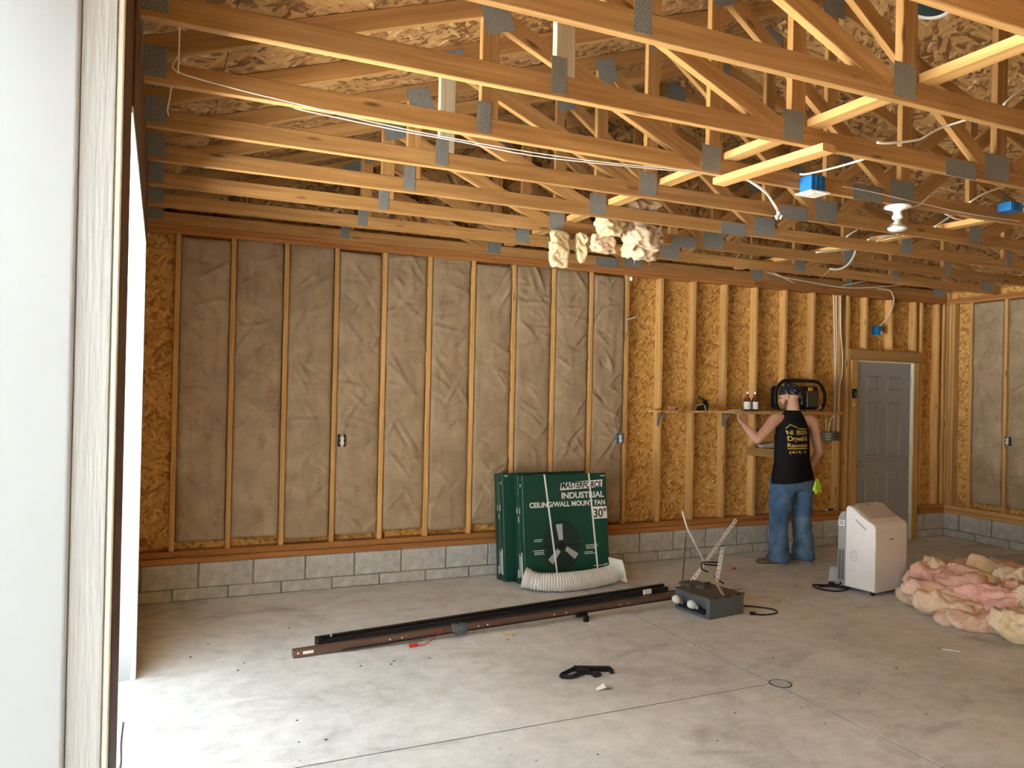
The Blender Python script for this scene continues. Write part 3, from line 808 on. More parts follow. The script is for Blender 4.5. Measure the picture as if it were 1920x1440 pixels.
cable('hanging_wire', 'thin grey wire hanging at the top of the left door post', [(-0.080, 2.9, 3.05), (-0.078, 2.9, 2.9), (-0.080, 2.9, 2.80), (-0.083, 2.9, 2.72)], 0.003, M['greywire'], 'wire')
CB = [
 ('loose white cable rising between the two nearest trusses', [(3.013,2.600,2.876),(3.100,2.600,2.887),(3.286,2.600,2.930),(3.370,2.600,2.974),(3.463,2.600,3.019),(3.600,2.50,3.07)], 0.006),
 ('white cable end at the right edge under the nearest truss', [(3.906,2.600,3.204),(3.981,2.600,3.261),(4.087,2.600,3.330)], 0.007),
 ('white cable running down to the blue junction box', [(3.330,3.405,2.965),(3.36,3.36,2.962),(3.46,3.20,2.985),(3.50,2.95,3.00),(3.53,2.90,3.02)], 0.006),
 ('thin wire stretched along the fifth truss past the bulb', [(3.704,3.44,2.949),(3.925,3.44,2.948),(4.297,3.44,2.930),(4.418,3.44,2.926),(4.694,3.44,2.915),(5.010,3.44,2.912),(5.370,3.44,2.919)], 0.0028),
 ('white cable from the bulb holder up to the chord', [(4.285,3.46,2.895),(4.38,3.455,2.92),(4.468,3.45,2.986)], 0.006),
 ('white cable arcing above the bulb toward the right edge', [(4.504,3.200,2.899),(4.636,3.200,2.968),(4.822,3.200,3.035)], 0.006),
 ('short white cable crossing the chord right of the bulb', [(5.118,3.900,2.939),(5.213,3.900,2.992),(5.304,3.900,3.045)], 0.007),
 ('white cable lying across the flat brace right of the bulb', [(5.290,3.950,3.062),(5.396,3.950,3.040),(5.504,3.950,3.040)], 0.006),
 ('left cable of the white bundle below the bulb', [(5.014,4.400,2.914),(5.089,4.400,2.947),(5.313,4.400,2.986)], 0.007),
 ('right cable of the white bundle below the bulb', [(5.107,4.400,2.911),(5.206,4.400,2.950),(5.385,4.400,2.985)], 0.007),
 ('short grey-white cable left of the bundle below the bulb', [(4.570,4.200,2.861),(4.622,4.200,2.894),(4.676,4.200,2.923)], 0.006),
 ('white cable lying flat on the second truss from the wall', [(5.090,5.000,2.915),(5.274,5.000,2.946),(5.494,5.000,2.976)], 0.008),
 ('thick white cable curling down with bare copper ends', [(5.774,5.200,3.022),(5.736,5.200,2.946),(5.658,5.200,2.871),(5.554,5.200,2.833),(5.463,5.200,2.831)], 0.010),
 ('long white cable sagging under the last truss above the man', [(5.640,6.200,2.943),(5.877,6.200,2.907),(6.320,6.200,2.879),(6.627,6.200,2.862),(6.942,6.200,2.873),(7.350,6.200,2.921),(7.603,6.200,2.957),(7.861,6.200,2.982)], 0.006),
 ('short white cable forking down left of the long one', [(5.682,6.150,2.935),(5.825,6.150,2.892),(5.958,6.150,2.849)], 0.005),
 ('short white cable rising right of the door cable', [(6.640,6.150,2.868),(6.792,6.150,2.906),(7.005,6.150,2.950)], 0.005),
 ('white cable near the right corner under the trusses', [(8.020,6.000,3.014),(8.306,6.000,3.005),(8.60,6.000,2.995),(8.75,6.0,2.985)], 0.007),
 ('white cable looping down to the blue switch box over the door', [(7.533,6.47,2.942),(7.742,6.47,2.932),(7.797,6.47,2.873),(7.816,6.47,2.812),(7.783,6.47,2.716),(7.716,6.49,2.600),(7.640,6.51,2.512)], 0.006),
 ('leftmost white cable dropping down the wall to the metal boxes', [(6.921,6.53,2.833),(6.935,6.53,2.608),(6.950,6.53,2.307),(6.975,6.53,1.944),(6.975,6.53,1.580),(6.965,6.53,1.290)], 0.007),
 ('middle white cable swinging left to the lower metal box', [(6.968,6.53,2.833),(6.976,6.53,2.550),(6.985,6.53,2.248),(6.980,6.53,2.006),(6.972,6.53,1.793),(6.958,6.51,1.519),(6.880,6.505,1.398),(6.860,6.505,1.290)], 0.006),
 ('rightmost white cable bowing out beside the stud', [(6.988,6.49,2.82),(7.000,6.49,2.430),(7.040,6.49,2.128),(7.030,6.49,1.915),(6.996,6.49,1.762),(6.985,6.49,1.290)], 0.006),
 ('short white cable stub above the left metal box', [(6.825,6.51,1.440),(6.832,6.51,1.338),(6.832,6.51,1.288)], 0.006),
]
for lb, pts, r in CB: cable('electrical_cable', lb, pts, r)
M['copper'] = plain('bare_copper', (0.75, 0.55, 0.32), 0.4, 0.6)
src = [o for o in bpy.data.objects if o.get('label', '').startswith('thick white cable')][0]
cable('copper_ends', '', [(5.463,5.200,2.831),(5.444,5.200,2.810),(5.394,5.200,2.768),(5.344,5.200,2.726)], 0.004, M['copper'], parent=src)
t = thing('pigtail_wires', 'twisted wire pair with white wire nuts hanging by the blue box', 'wires', (2.98, 3.40, 2.86))
cable('wire', '', [(2.971,3.440,2.897),(3.024,3.40,2.848),(3.067,3.38,2.812),(3.107,3.37,2.757),(3.139,3.37,2.722)], 0.004, None, parent=t)
cable('wire', '', [(2.99,3.440,2.897),(3.058,3.390,2.836),(3.106,3.38,2.782),(3.145,3.375,2.734)], 0.004, None, parent=t)
for dx, dz in ((0, 0), (0.022, -0.018), (-0.012, -0.022)):
    mb = MB(); mb.lathe([(0.0, -0.026), (0.006, -0.024), (0.010, -0.004), (0.007, 0.0), (0, 0.001)], 8); obj('wire_nut', mb, M['white'], t, T((3.143+dx, 3.37, 2.722+dz)) @ RY(0.5*(dx*30)), True)

# ================================================================== insulation scraps hanging in the trusses
def fluffmat(name, cols):
    b = NB(name, 0.95, 0.1)
    f = b.noise(b.coords((1,1,1)), 14, 6, 0.65, 0.8); f2 = b.noise(b.coords((1,1,1)), 4, 3)
    c = b.mix(b.ramp(f2, [(0.42, 0), (0.58, 1)]), b.ramp(f, [(0.3, cols[0]), (0.7, cols[1])]), b.ramp(f, [(0.3, cols[2]), (0.7, cols[3])]))
    b.color(c); b.bump(b.noise(b.coords((1,1,1)), 70, 6, 0.7, 0.5), 0.6, 0.008); return b.mat
M['yellowfluff'] = fluffmat('cream_fibreglass', ((0.62, 0.44, 0.22), (0.85, 0.70, 0.42), (0.70, 0.52, 0.28), (0.90, 0.80, 0.52)))
M['tanfluff'] = fluffmat('tan_fibreglass', ((0.55, 0.34, 0.20), (0.80, 0.62, 0.42), (0.62, 0.44, 0.28), (0.85, 0.70, 0.50)))
def slab(w, d, h, seed, amp=0.02, fold=0.0, fr=9, cuts=19, strands=70):
    """torn blanket of fibre centred on the origin: rounded box, ridged folds running along X, ragged strands"""
    rnd = random.Random(seed); mn = min(w, d, h)
    bm = bmesh.new(); bmesh.ops.create_cube(bm, size=1)
    bmesh.ops.subdivide_edges(bm, edges=bm.edges[:], cuts=cuts, use_grid_fill=True)
    b1, b2 = rnd.uniform(-1, 1), rnd.uniform(-1, 1)
    for v in bm.verts:
        q = v.co*2
        r = Vector((q.x*math.sqrt(max(0, 1-.18*q.y*q.y-.18*q.z*q.z)), q.y*math.sqrt(max(0, 1-.30*q.x*q.x-.30*q.z*q.z)), q.z*math.sqrt(max(0, 1-.22*q.x*q.x-.22*q.y*q.y))))/2
        c = Vector((r.x*w, r.y*d, r.z*h))
        nv = Vector((c.x*fr*.55+seed*3.1, c.y*fr*1.2+seed*1.7, c.z*fr*1.2+seed))
        wp = Vector((noise.noise(nv*.8), noise.noise(nv*.8+Vector((9, 0, 0))), noise.noise(nv*.8+Vector((0, 9, 0)))))
        nv = nv + wp*0.9
        rid = (1-abs(noise.noise(nv))*2.6)
        rid2 = (1-abs(noise.noise(nv*2.3+Vector((3, 3, 3))))*2.4)
        m3 = Vector((noise.noise(nv*4.7), noise.noise(nv*4.7+Vector((7, 0, 0))), noise.noise(nv*4.7+Vector((0, 7, 0)))))
        out = Vector((r.x*.6, r.y, r.z)); out = out.normalized() if out.length > 1e-6 else out
        v.co = c + wp*amp*0.75 + out*(rid*amp*0.62 + rid2*amp*0.22) + m3*amp*0.13
        v.co.z += b1*fold*3*(r.x*2)**2*h*4
        v.co.y += fold*math.sin(r.x*5+seed) + b2*fold*(r.x*2)**2
    mb = MB(); bm.verts.ensure_lookup_table(); bm.normal_update()
    mb.add([v.co.copy() for v in bm.verts], [[v.index for v in f.verts] for f in bm.faces])
    for i in range(strands):
        v = bm.verts[rnd.randrange(len(bm.verts))]; L_ = rnd.uniform(.10, .30)*mn
        dr = (v.normal + Vector((rnd.uniform(-1, 1), rnd.uniform(-1, 1), rnd.uniform(-1, 1)))*.8).normalized()
        side = dr.orthogonal()*rnd.uniform(.02, .05)*mn
        mb.tube([v.co-dr*.01, v.co+dr*L_*.5+side*.4, v.co+dr*L_+side], [0.016*mn*rnd.uniform(.5, 1), 0.010*mn, 0.0008], 4)
    bm.free()
    return mb
TF = [('cream insulation strip hanging lowest under the trusses, leftmost tuft', (2.735, 5.23, 2.765), (0.15, 0.06, 0.27), 1, M['yellowfluff']),
      ('thin cream insulation tongue hanging beside the lowest strip', (2.93, 5.23, 2.79), (0.075, 0.05, 0.22), 2, M['yellowfluff']),
      ('ragged tan insulation tuft between the tongue and the round clump', (3.075, 5.15, 2.82), (0.18, 0.06, 0.13), 3, M['tanfluff']),
      ('small cream insulation pad tucked against the truss chord', (3.155, 5.235, 2.885), (0.12, 0.06, 0.13), 4, M['yellowfluff']),
      ('big round crumpled insulation clump hanging under the trusses', (3.345, 5.02, 2.845), (0.27, 0.16, 0.23), 5, M['tanfluff']),
      ('pale insulation scrap pushed up between two truss chords', (3.03, 4.99, 2.92), (0.18, 0.10, 0.10), 6, M['yellowfluff']),
      ('insulation batt end lying on top of a truss chord', (3.12, 4.80, 3.035), (0.36, 0.20, 0.09), 7, M['tanfluff'])]
for lb, c, sz, sd, m in TF:
    o = obj('insulation_scrap', slab(sz[0], sz[1], sz[2], sd, min(0.045, min(sz)*0.36), fr=22, fold=0.006, cuts=15), m, None, T(c), True); tag(o, lb, 'insulation', 'insulation scraps in the trusses')

# ================================================================== shelf and what stands on it
ZS = 1.512; ST_Y = 6.318
t = thing('wall_shelf', 'long rough board shelf on brackets along the bare stud wall', 'shelf', (5.65, YB-0.05, ZS))
mb = MB(); mb.box((0, 0, 0), (1.02, 0.175, 0.022), 0.002); obj('board', mb, M['osb_wall'], t, T((4.43, ST_Y, ZS-0.022)))
lumber('board', (5.45, ST_Y+0.0875, ZS-0.016), (6.875, ST_Y+0.0875, ZS-0.016), 0.175, 0.032, (0,0,1), M['stud'], t)
for x in (4.555, 5.365):
    mb = MB(); mb.box((x-0.014, YB-0.006, ZS-0.165), (x+0.014, YB-0.001, ZS-0.034)); mb.box((x-0.014, ST_Y+0.04, ZS-0.038), (x+0.014, YB-0.001, ZS-0.033)); mb.tube([(x, YB-0.006, ZS-0.14), (x, YB-0.11, ZS-0.038)], 0.006, 6)
    obj('bracket', mb, M['galv'], t)
o = lumber('wall_block', (5.640, YB-0.020, 1.09), (6.25, YB-0.020, 1.04), ST, 0.092, (0,0,1), M['bright']); tag(o, 'short board nailed across studs beside the man below the shelf', 'board')
t = thing('tool_tray', 'pale tray with odds and ends on the short lower board', 'tray', (5.97, YB-0.03, 1.12))
mb = MB(); mb.box((5.86, YB-0.055, 1.122), (6.15, YB+0.055, 1.128)); mb.box((5.86, YB-0.057, 1.122), (6.15, YB-0.0555, 1.150)); mb.box((5.858, YB-0.055, 1.122), (5.8595, YB+0.055, 1.150)); obj('tray', mb, plain('pale_plastic', (0.5, 0.52, 0.48), 0.5), t)
mb = MB(); mb.tube([(5.89, YB-0.02, 1.140), (6.05, YB-0.01, 1.160)], 0.009, 8); obj('handle', mb, M['white'], t)
M['bottleglass'] = plain('dark_bottle', (0.10, 0.055, 0.045), 0.15, 0, 0.6)
M['label_white'] = plain('white_label', (0.78, 0.78, 0.76), 0.6)
M['red'] = plain('red_plastic', (0.62, 0.035, 0.03), 0.45)
for x, lb, s_ in ((5.602, 'small dark bottle with white label, left one of the pair on the shelf', 1), (5.702, 'small dark bottle with white label, right one of the pair on the shelf', -1)):
    t = thing('bottle', lb, 'bottle', (x, 6.40, ZS), 'bottles on the shelf')
    B0 = T((x, 6.40, ZS))
    mb = MB(); mb.lathe([(0, 0), (0.034, 0.0), (0.037, 0.006), (0.037, 0.100), (0.030, 0.122), (0.015, 0.150), (0.013, 0.185), (0.014, 0.190), (0, 0.190)], 18); obj('glass', mb, M['bottleglass'], t, B0, True)
    mb = MB(); n = 12
    for i in range(n):
        a0 = -PI/2 + (i/n-0.5)*4.0 - 0.3*s_; a1 = -PI/2 + ((i+1)/n-0.5)*4.0 - 0.3*s_
        mb.add([(0.0375*math.cos(a0), 0.0375*math.sin(a0), 0.018), (0.0375*math.cos(a1), 0.0375*math.sin(a1), 0.018), (0.0375*math.cos(a1), 0.0375*math.sin(a1), 0.096), (0.0375*math.cos(a0), 0.0375*math.sin(a0), 0.096)], [(0,1,2,3)])
    obj('label', mb, M['label_white'], t, B0)
    mb = MB(); mb.lathe([(0.0195, 0.138), (0.0155, 0.150), (0.0142, 0.162)], 16); obj('neck_label', mb, M['red'], t, B0)
    mb = MB(); mb.lathe([(0.0145, 0.176), (0.0150, 0.195), (0.012, 0.2), (0, 0.2)], 14); obj('cap', mb, M['label_white'] if s_ > 0 else M['brass'], t, B0)
# jobsite radio behind the man
M['yellow'] = plain('yellow_plastic', (0.62, 0.36, 0.03), 0.45)
M['olive'] = plain('smoked_plastic', (0.05, 0.05, 0.03), 0.3)
t = thing('jobsite_radio', 'big black and yellow work radio with roll bars on the shelf behind the man', 'radio', (6.28, 6.43, ZS))
mb = MB(); mb.rbox((5.975, 6.35, ZS+0.02), (6.56, 6.49, ZS+0.275), 0.04, 4); obj('case', mb, M['black'], t, None, True)
mb = MB(); mb.rbox((5.965, 6.335, ZS+0.03), (6.105, 6.36, ZS+0.265), 0.012, 3); obj('front_bezel', mb, M['yellow'], t)
mb = MB(); mb.rbox((6.39, 6.335, ZS+0.215), (6.45, 6.36, ZS+0.262), 0.01, 3); obj('corner_bezel', mb, M['yellow'], t)
mb = MB(); mb.rbox((5.985, 6.326, ZS+0.085), (6.035, 6.336, ZS+0.215), 0.004, 2); obj('display', mb, M['black'], t)
mb = MB(); mb.rbox((6.36, 6.325, ZS+0.045), (6.525, 6.352, ZS+0.225), 0.03, 4); obj('speaker', mb, M['olive'], t)
for sx in (5.935, 6.62):
    mb = MB(); mb.tube(smooth_pts([(6.28+(sx-6.28)*.35, 6.36, ZS+0.33), (6.28+(sx-6.28)*.75, 6.35, ZS+0.315), (sx, 6.345, ZS+0.21), (sx, 6.345, ZS+0.09), (6.28+(sx-6.28)*.86, 6.35, ZS+0.018)]), 0.018, 8); obj('roll_bar', mb, M['black'], t, None, True)
mb = MB(); mb.tube([(6.16, 6.36, ZS+0.333), (6.40, 6.36, ZS+0.333)], 0.020, 8); obj('carry_handle', mb, M['black'], t, None, True)
mb = MB(); mb.lathe([(0.018, 0), (0.018, 0.012), (0, 0.014)], 14); obj('knob', mb, M['brass'], t, T((6.555, 6.345, ZS+0.045)) @ RX(math.radians(90)))
# staple gun
t = thing('staple_gun', 'black staple gun with grey frame standing on the shelf', 'staple gun', (5.0, 6.40, ZS))
mb = MB(); mb.prism([(4.905, ZS), (4.93, ZS+0.055), (5.035, ZS+0.075), (5.055, ZS), (5.04, ZS), (5.025, ZS+0.062), (4.938, ZS+0.045), (4.918, ZS)], 6.375, 6.395); obj('frame', mb, M['steel'], t)
mb = MB(); mb.prism([(5.015, ZS+0.062), (5.03, ZS+0.115), (5.055, ZS+0.105), (5.075, ZS+0.06), (5.07, ZS), (5.058, ZS), (5.05, ZS+0.05)], 6.37, 6.40); mb.tube([(5.035, 6.385, ZS+0.105), (4.985, 6.385, ZS+0.125), (4.955, 6.385, ZS+0.145)], 0.006, 6); mb.prism([(4.92, ZS+0.001), (4.94, ZS+0.042), (5.02, ZS+0.058), (5.05, ZS+0.001)], 6.382, 6.388); obj('body', mb, M['black'], t)
t = thing('screw_pack', 'small pink and white packet at the left end of the shelf', 'packet', (4.66, 6.40, ZS))
mb = MB(); mb.rbox((4.615, 6.385, ZS), (4.70, 6.42, ZS+0.04), 0.008, 2); obj('packet', mb, plain('pink_plastic', (0.72, 0.42, 0.40), 0.5, var=.3), t)
mb = MB(); mb.box((4.675, 6.383, ZS+0.006), (4.71, 6.3848, ZS+0.026)); obj('print', mb, M['darkgrey'], t)
for i, (x0, x1, lb) in enumerate(((5.295, 5.335, 'short white chalk stub on the shelf edge'), (5.345, 5.40, 'tiny white pen cap on the shelf left of the bottles'), (5.41, 5.49, 'white pencil lying on the shelf left of the bottles'))):
    mb = MB(); mb.tube([(x0, 6.34+0.01*i, ZS+0.0065), (x0+(x1-x0)*.9, 6.345+0.01*i, ZS+0.0065), (x1, 6.346+0.01*i, ZS+0.0065)], [0.006, 0.006, 0.003], 8); o = obj('marker', mb, M['white'], None, None, True); tag(o, lb, 'marker')
t = thing('shelf_bracket', 'small folding silver bracket high on the last papered stud', 'bracket', (4.17, YB-0.003, 2.36))
mb = MB(); mb.box((4.150, YB-0.006, 2.27), (4.168, YB-0.0035, 2.41)); obj('wall_leg', mb, M['steel'], t)
mb = MB(); mb.tube([(4.159, YB-0.008, 2.39), (4.20, YB-0.10, 2.415)], 0.006, 6); mb.box((4.150, YB-0.012, 2.38), (4.170, YB-0.0062, 2.40)); obj('arm', mb, M['steel'], t)

# ================================================================== cartons of industrial fans
def text_mesh(s, size, offset=0.0, shear=0.0, align='LEFT', sx=1.0):
    cu = bpy.data.curves.new('lettering', 'FONT'); cu.body = s; cu.size = size; cu.offset = offset; cu.shear = shear; cu.align_x = align
    cu.extrude = 0.0004
    o = bpy.data.objects.new('lettering', cu); COL.objects.link(o)
    me = bpy.data.meshes.new_from_object(o.evaluated_get(bpy.context.evaluated_depsgraph_get()))
    bpy.data.objects.remove(o); bpy.data.curves.remove(cu)
    for v in me.vertices: v.co.x *= sx
    return me
def fit_text(s, x0, x1, z0, z1, offset, mat, parent, Mx, shear=0.0, name='lettering'):
    """lettering fitted to a rectangle of the local XZ plane, facing -Y, on the plane y = -0.001"""
    me = text_mesh(s, 1.0, offset, shear)
    xs_ = [v.co.x for v in me.vertices]; ys_ = [v.co.y for v in me.vertices]
    ax, bx_, ay, by_ = min(xs_), max(xs_), min(ys_), max(ys_)
    for v in me.vertices:
        x = x0 + (v.co.x-ax)/(bx_-ax)*(x1-x0); z = z0 + (v.co.y-ay)/(by_-ay)*(z1-z0)
        v.co = Vector((x, -0.0012 - (0.0004 if v.co.z > 0 else 0), z))
    me.materials.clear(); me.materials.append(mat)
    return obj(name, me, None, parent, Mx)
M['carton'] = plain('green_carton', (0.008, 0.060, 0.040), 0.45, var=0.08, vscale=5)
M['carton_dark'] = plain('dark_print', (0.012, 0.030, 0.026), 0.5)
M['print_white'] = plain('white_print', (0.78, 0.80, 0.78), 0.5)
M['print_grey'] = plain('grey_print', (0.40, 0.43, 0.44), 0.5)
M['strap'] = plain('white_strap', (0.80, 0.82, 0.80), 0.4)
CW, CH, CD = 0.84, 0.93, 0.185
def quad(mb, pts, y=-0.0008, t=0.0005):
    n = len(pts); mb.add([(x, y, z) for x, z in pts] + [(x, y+t, z) for x, z in pts], [tuple(range(n))] + [(j, i, n+i, n+j) for i, j in [(i, (i+1) % n) for i in range(n)]])
def carton(label, x, y, lean, yaw, full):
    t = thing('fan_carton', label, 'carton', (x+CW/2, y, 0), 'fan cartons leaning on the wall')
    Mx = T((x, y, CD*math.sin(lean)+0.002)) @ RZ(yaw) @ RX(-lean)
    mb = MB(); mb.box((0, 0, 0), (CW, CD, CH), 0.006); obj('box', mb, M['carton'], t, Mx)
    mb = MB(); mb.box((-0.0012, CD*0.42, 0.02), (-0.0002, CD*0.58, CH-0.001)); mb.box((-0.0012, CD*0.42, CH+0.0002), (0.10, CD*0.58, CH+0.0012)); obj('tape', mb, plain('clear_tape', (0.05, 0.12, 0.09), 0.15), t, Mx)
    # side print
    mb = MB()
    SP = lambda y0, y1, z0, z1: mb.box((-0.0016, y0, z0), (-0.0013, y1, z1))
    SP(0.035, 0.060, 0.05, 0.27); SP(0.072, 0.082, 0.06, 0.24); SP(0.094, 0.102, 0.06, 0.26); SP(0.115, 0.135, 0.05, 0.12)
    SP(0.03, 0.045, CH-0.10, CH-0.075); obj('side_print', mb, M['print_white'], t, Mx)
    mb = MB()
    for a in (0.5, 2.6, 4.7):
        c = (CD*0.5+0.032*math.cos(a), 0.60+0.05*math.sin(a)); mb.box((-0.0016, c[0]-0.012, c[1]-0.026), (-0.0013, c[0]+0.012, c[1]+0.026))
    obj('side_fan_print', mb, M['print_grey'], t, Mx)
    mb = MB()
    for z in (0.18, 0.62):
        pass
    if full:
        f = lambda a: a*CW
        z = lambda a: CH*(1-a)
        # outlined brand lettering
        mb = MB(); quad(mb, [(f(.435), z(.152)), (f(.945), z(.135)), (f(.955), z(.062)), (f(.45), z(.082))]); lp = obj('logo_plate', mb, M['print_white'], t, Mx)
        fit_text('MASTERFORCE', f(.45), f(.94), z(.142), z(.080), 0.03, M['carton_dark'], lp, Mx @ T((0, -0.0008, 0.004)), 0.15)
        fit_text('INDUSTRIAL', f(.45), f(.965), z(.232), z(.172), 0.03, M['print_white'], t, Mx)
        fit_text('CEILING/WALL MOUNT FAN', f(.075), f(.975), z(.305), z(.255), 0.03, M['print_white'], t, Mx)
        mb = MB(); quad(mb, [(f(.812), z(.435)), (f(.995), z(.435)), (f(.992), z(.318)), (f(.806), z(.318))]); sq = obj('size_patch', mb, M['print_white'], t, Mx)
        fit_text('30"', f(.828), f(.982), z(.422), z(.338), 0.015, M['black'], sq, Mx @ T((0, -0.0008, 0)))
        # printed picture of the fan: guard disc, rings, three blades, hub
        cx, cz, R_ = f(.435), z(.665), 0.205
        mb = MB(); quad(mb, [(cx+R_*0.86*math.cos(2*PI*i/40), cz+R_*1.08*math.sin(2*PI*i/40)) for i in range(40)]); fp = obj('fan_picture', mb, M['carton_dark'], t, Mx)
        mb = MB()
        for k in range(1, 8):
            r0 = k/8*R_; n = 40
            for i in range(n):
                a0, a1 = 2*PI*i/n, 2*PI*(i+1)/n
                quad(mb, [(cx+r0*.86*math.cos(a0), cz+r0*1.08*math.sin(a0)), (cx+r0*.86*math.cos(a1), cz+r0*1.08*math.sin(a1)), (cx+(r0+.0016)*.86*math.cos(a1), cz+(r0+.0016)*1.08*math.sin(a1)), (cx+(r0+.0016)*.86*math.cos(a0), cz+(r0+.0016)*1.08*math.sin(a0))], -0.0014, 0.0004)
        o_ = obj('guard_print', mb, plain('guard_print', (0.05, 0.10, 0.09), 0.5), fp, Mx); o_['kind'] = 'stuff'
        for a in (1.72, 3.95, 5.72):
            mb = MB(); ux, uz = math.cos(a)*.9, math.sin(a); px_, pz = -uz, ux
            quad(mb, [(cx+ux*.05-px_*.020, cz+uz*.05-pz*.020), (cx+ux*.185-px_*.034, cz+uz*.185-pz*.034), (cx+ux*.19+px_*.030, cz+uz*.19+pz*.030), (cx+ux*.05+px_*.022, cz+uz*.05+pz*.022)], -0.0019, 0.0004); obj('blade_print', mb, M['print_grey'], fp, Mx)
        mb = MB(); quad(mb, [(cx+.032*math.cos(2*PI*i/20), cz+.034*math.sin(2*PI*i/20)) for i in range(20)], -0.0024, 0.0004); quad(mb, [(cx-R_, cz-.004), (cx+R_*1.3, cz-.004), (cx+R_*1.3, cz+.004), (cx-R_, cz+.004)], -0.0022, 0.0002); obj('hub_print', mb, M['black'], fp, Mx)
        # caption bars too small to read
        mb = MB()
        for x0, x1, zz in ((.115, .215, .595), (.115, .20, .610), (.10, .24, .695), (.115, .22, .712), (.115, .23, .727), (.715, .865, .673), (.72, .865, .690), (.72, .85, .705), (.70, .80, .738), (.70, .85, .753), (.93, .99, .862), (.80, .97, .872), (.88, .985, .895)):
            quad(mb, [(f(x0), z(zz+.006)), (f(x1), z(zz+.006)), (f(x1), z(zz)), (f(x0), z(zz))])
        quad(mb, [(f(.93), z(.030)), (f(.985), z(.030)), (f(.985), z(.022)), (f(.93), z(.022))])
        o_ = obj('caption_print', mb, M['print_white'], t, Mx); o_['kind'] = 'stuff'
        for xa, xb in ((.255, .375), (.785, .855)):
            mb = MB(); quad(mb, [(f(xb)-.008, 0.0), (f(xb)+.008, 0.0), (f(xa)+.008, CH+0.002), (f(xa)-.008, CH+0.002)], -0.0045, 0.0008)
            mb.box((f(xa)-.008, -0.004, CH+0.0015), (f(xa)+.008, CD+0.002, CH+0.0025)); obj('strap', mb, M['strap'], t, Mx)
    else:
        mb = MB(); mb.box((f_ := 0.02, -0.0012, CH-0.03), (0.05, -0.0004, CH-0.02)); obj('corner_print', mb, M['print_white'], t, Mx)
    return t
LEAN = math.radians(7.0)
carton('rear green fan carton, showing only its left edge and top', 2.765, 6.165, LEAN, 0.0, False)
carton('front green carton printed with a large fan and white lettering', 2.865, 5.970, LEAN, 0.0, True)

# ================================================================== white exhaust hose
M['hose'] = plain('white_hose', (0.78, 0.78, 0.76), 0.5)
t = thing('exhaust_hose', 'ribbed white exhaust hose lying in front of the fan cartons', 'hose', (3.3, 5.82, 0))
hp = smooth_pts([(2.850, 5.875, 0.105), (2.92, 5.830, 0.086), (3.08, 5.770, 0.083), (3.28, 5.765, 0.083), (3.48, 5.800, 0.083), (3.62, 5.830, 0.09), (3.70, 5.850, 0.115)], 34)
rad = []
L = 0
for i, p in enumerate(hp):
    if i: L += (p-hp[i-1]).length
    flat = 0.66 < L < 0.735
    rad.append(0.077 if flat else 0.0725 + 0.0085*math.cos(2*PI*L/0.0215))
mb = MB(); mb.tube(hp, rad, 22, False); obj('ribbed_tube', mb, M['hose'], t, None, True)
def hose_end(p, d, prof, name, mat):
    Mx = frame(p, Vector(p)+Vector(d)) @ RY(math.radians(90))
    mb = MB(); mb.lathe(prof, 24); obj(name, mb, mat, t, Mx, True)
d0 = (hp[0]-hp[4]).normalized(); d1 = (hp[-1]-hp[-5]).normalized()
hose_end(hp[0]-d0*0.01, d0, [(0.074, 0.0), (0.080, 0.005), (0.083, 0.030), (0.090, 0.045), (0.090, 0.052), (0.078, 0.052), (0.074, 0.0)], 'end_collar', M['hose'])
mb = MB(); Mx = frame(hp[-1], hp[-1]+d1) @ RY(math.radians(90))
mb.rbox((-0.105, -0.085, 0.0), (0.105, 0.085, 0.018), 0.008, 2); obj('end_flange', mb, M['cream'], t, T((0, 0, 0.004)) @ Mx)
hose_end(hp[-1]-d1*0.01, d1, [(0.074, 0.0), (0.080, 0.004), (0.082, 0.012)], 'end_collar', M['hose'])

# ================================================================== garage door opener on the floor
M['opener'] = plain('grey_enamel', (0.105, 0.125, 0.135), 0.38, 0.15, 0.5)
M['greasy'] = plain('greasy_plate', (0.10, 0.095, 0.075), 0.55, 0.3, 0.4, 0.5, 12)
M['rust'] = plain('brown_rail_steel', (0.155, 0.090, 0.068), 0.5, 0.35, 0.4, 0.15, 15)
M['chain'] = plain('dark_chain', (0.03, 0.026, 0.022), 0.5, 0.4)
t = thing('door_opener', 'grey garage door opener motor lying upside down with metal straps', 'door opener', (3.98, 4.86, 0))
MO = T((3.765, 4.672, 0.0)) @ RZ(math.radians(7.5))
mb = MB(); mb.rbox((0.0, 0.0, 0.004), (0.375, 0.36, 0.152), 0.008, 2); obj('motor_housing', mb, M['opener'], t, MO)
mb = MB(); mb.box((0.004, 0.004, 0.153), (0.371, 0.356, 0.158)); mb.box((-0.002, -0.003, 0.149), (0.377, 0.004, 0.166)); mb.box((-0.002, 0.357, 0.149), (0.377, 0.364, 0.166)); mb.box((-0.004, 0.0, 0.150), (0.002, 0.36, 0.163)); obj('chassis_plate', mb, M['greasy'], t, MO)
mb = MB(); mb.box((0.06, -0.0045, 0.150), (0.095, -0.0032, 0.166)); mb.box((0.17, -0.0045, 0.150), (0.22, -0.0032, 0.166)); mb.box((0.28, -0.0045, 0.150), (0.33, -0.0032, 0.166)); o_ = obj('rim_slots', mb, M['black'], t, MO); o_['kind'] = 'stuff'
for y in (0.085, 0.245):
    mb = MB(); mb.lathe([(0.014, 0), (0.014, 0.025), (0.024, 0.045), (0.032, 0.072), (0.030, 0.092), (0.018, 0.108), (0, 0.112)], 18)
    b_ = obj('light_bulb', mb, M['frost'], t, MO @ T((-0.030, y, 0.075)) @ RY(math.radians(-62)), True)
    mb = MB(); mb.lathe([(0.018, -0.03), (0.018, 0.004), (0.014, 0.006)], 12); obj('bulb_socket', mb, M['black'], b_, MO @ T((-0.030, y, 0.075)) @ RY(math.radians(-62)))
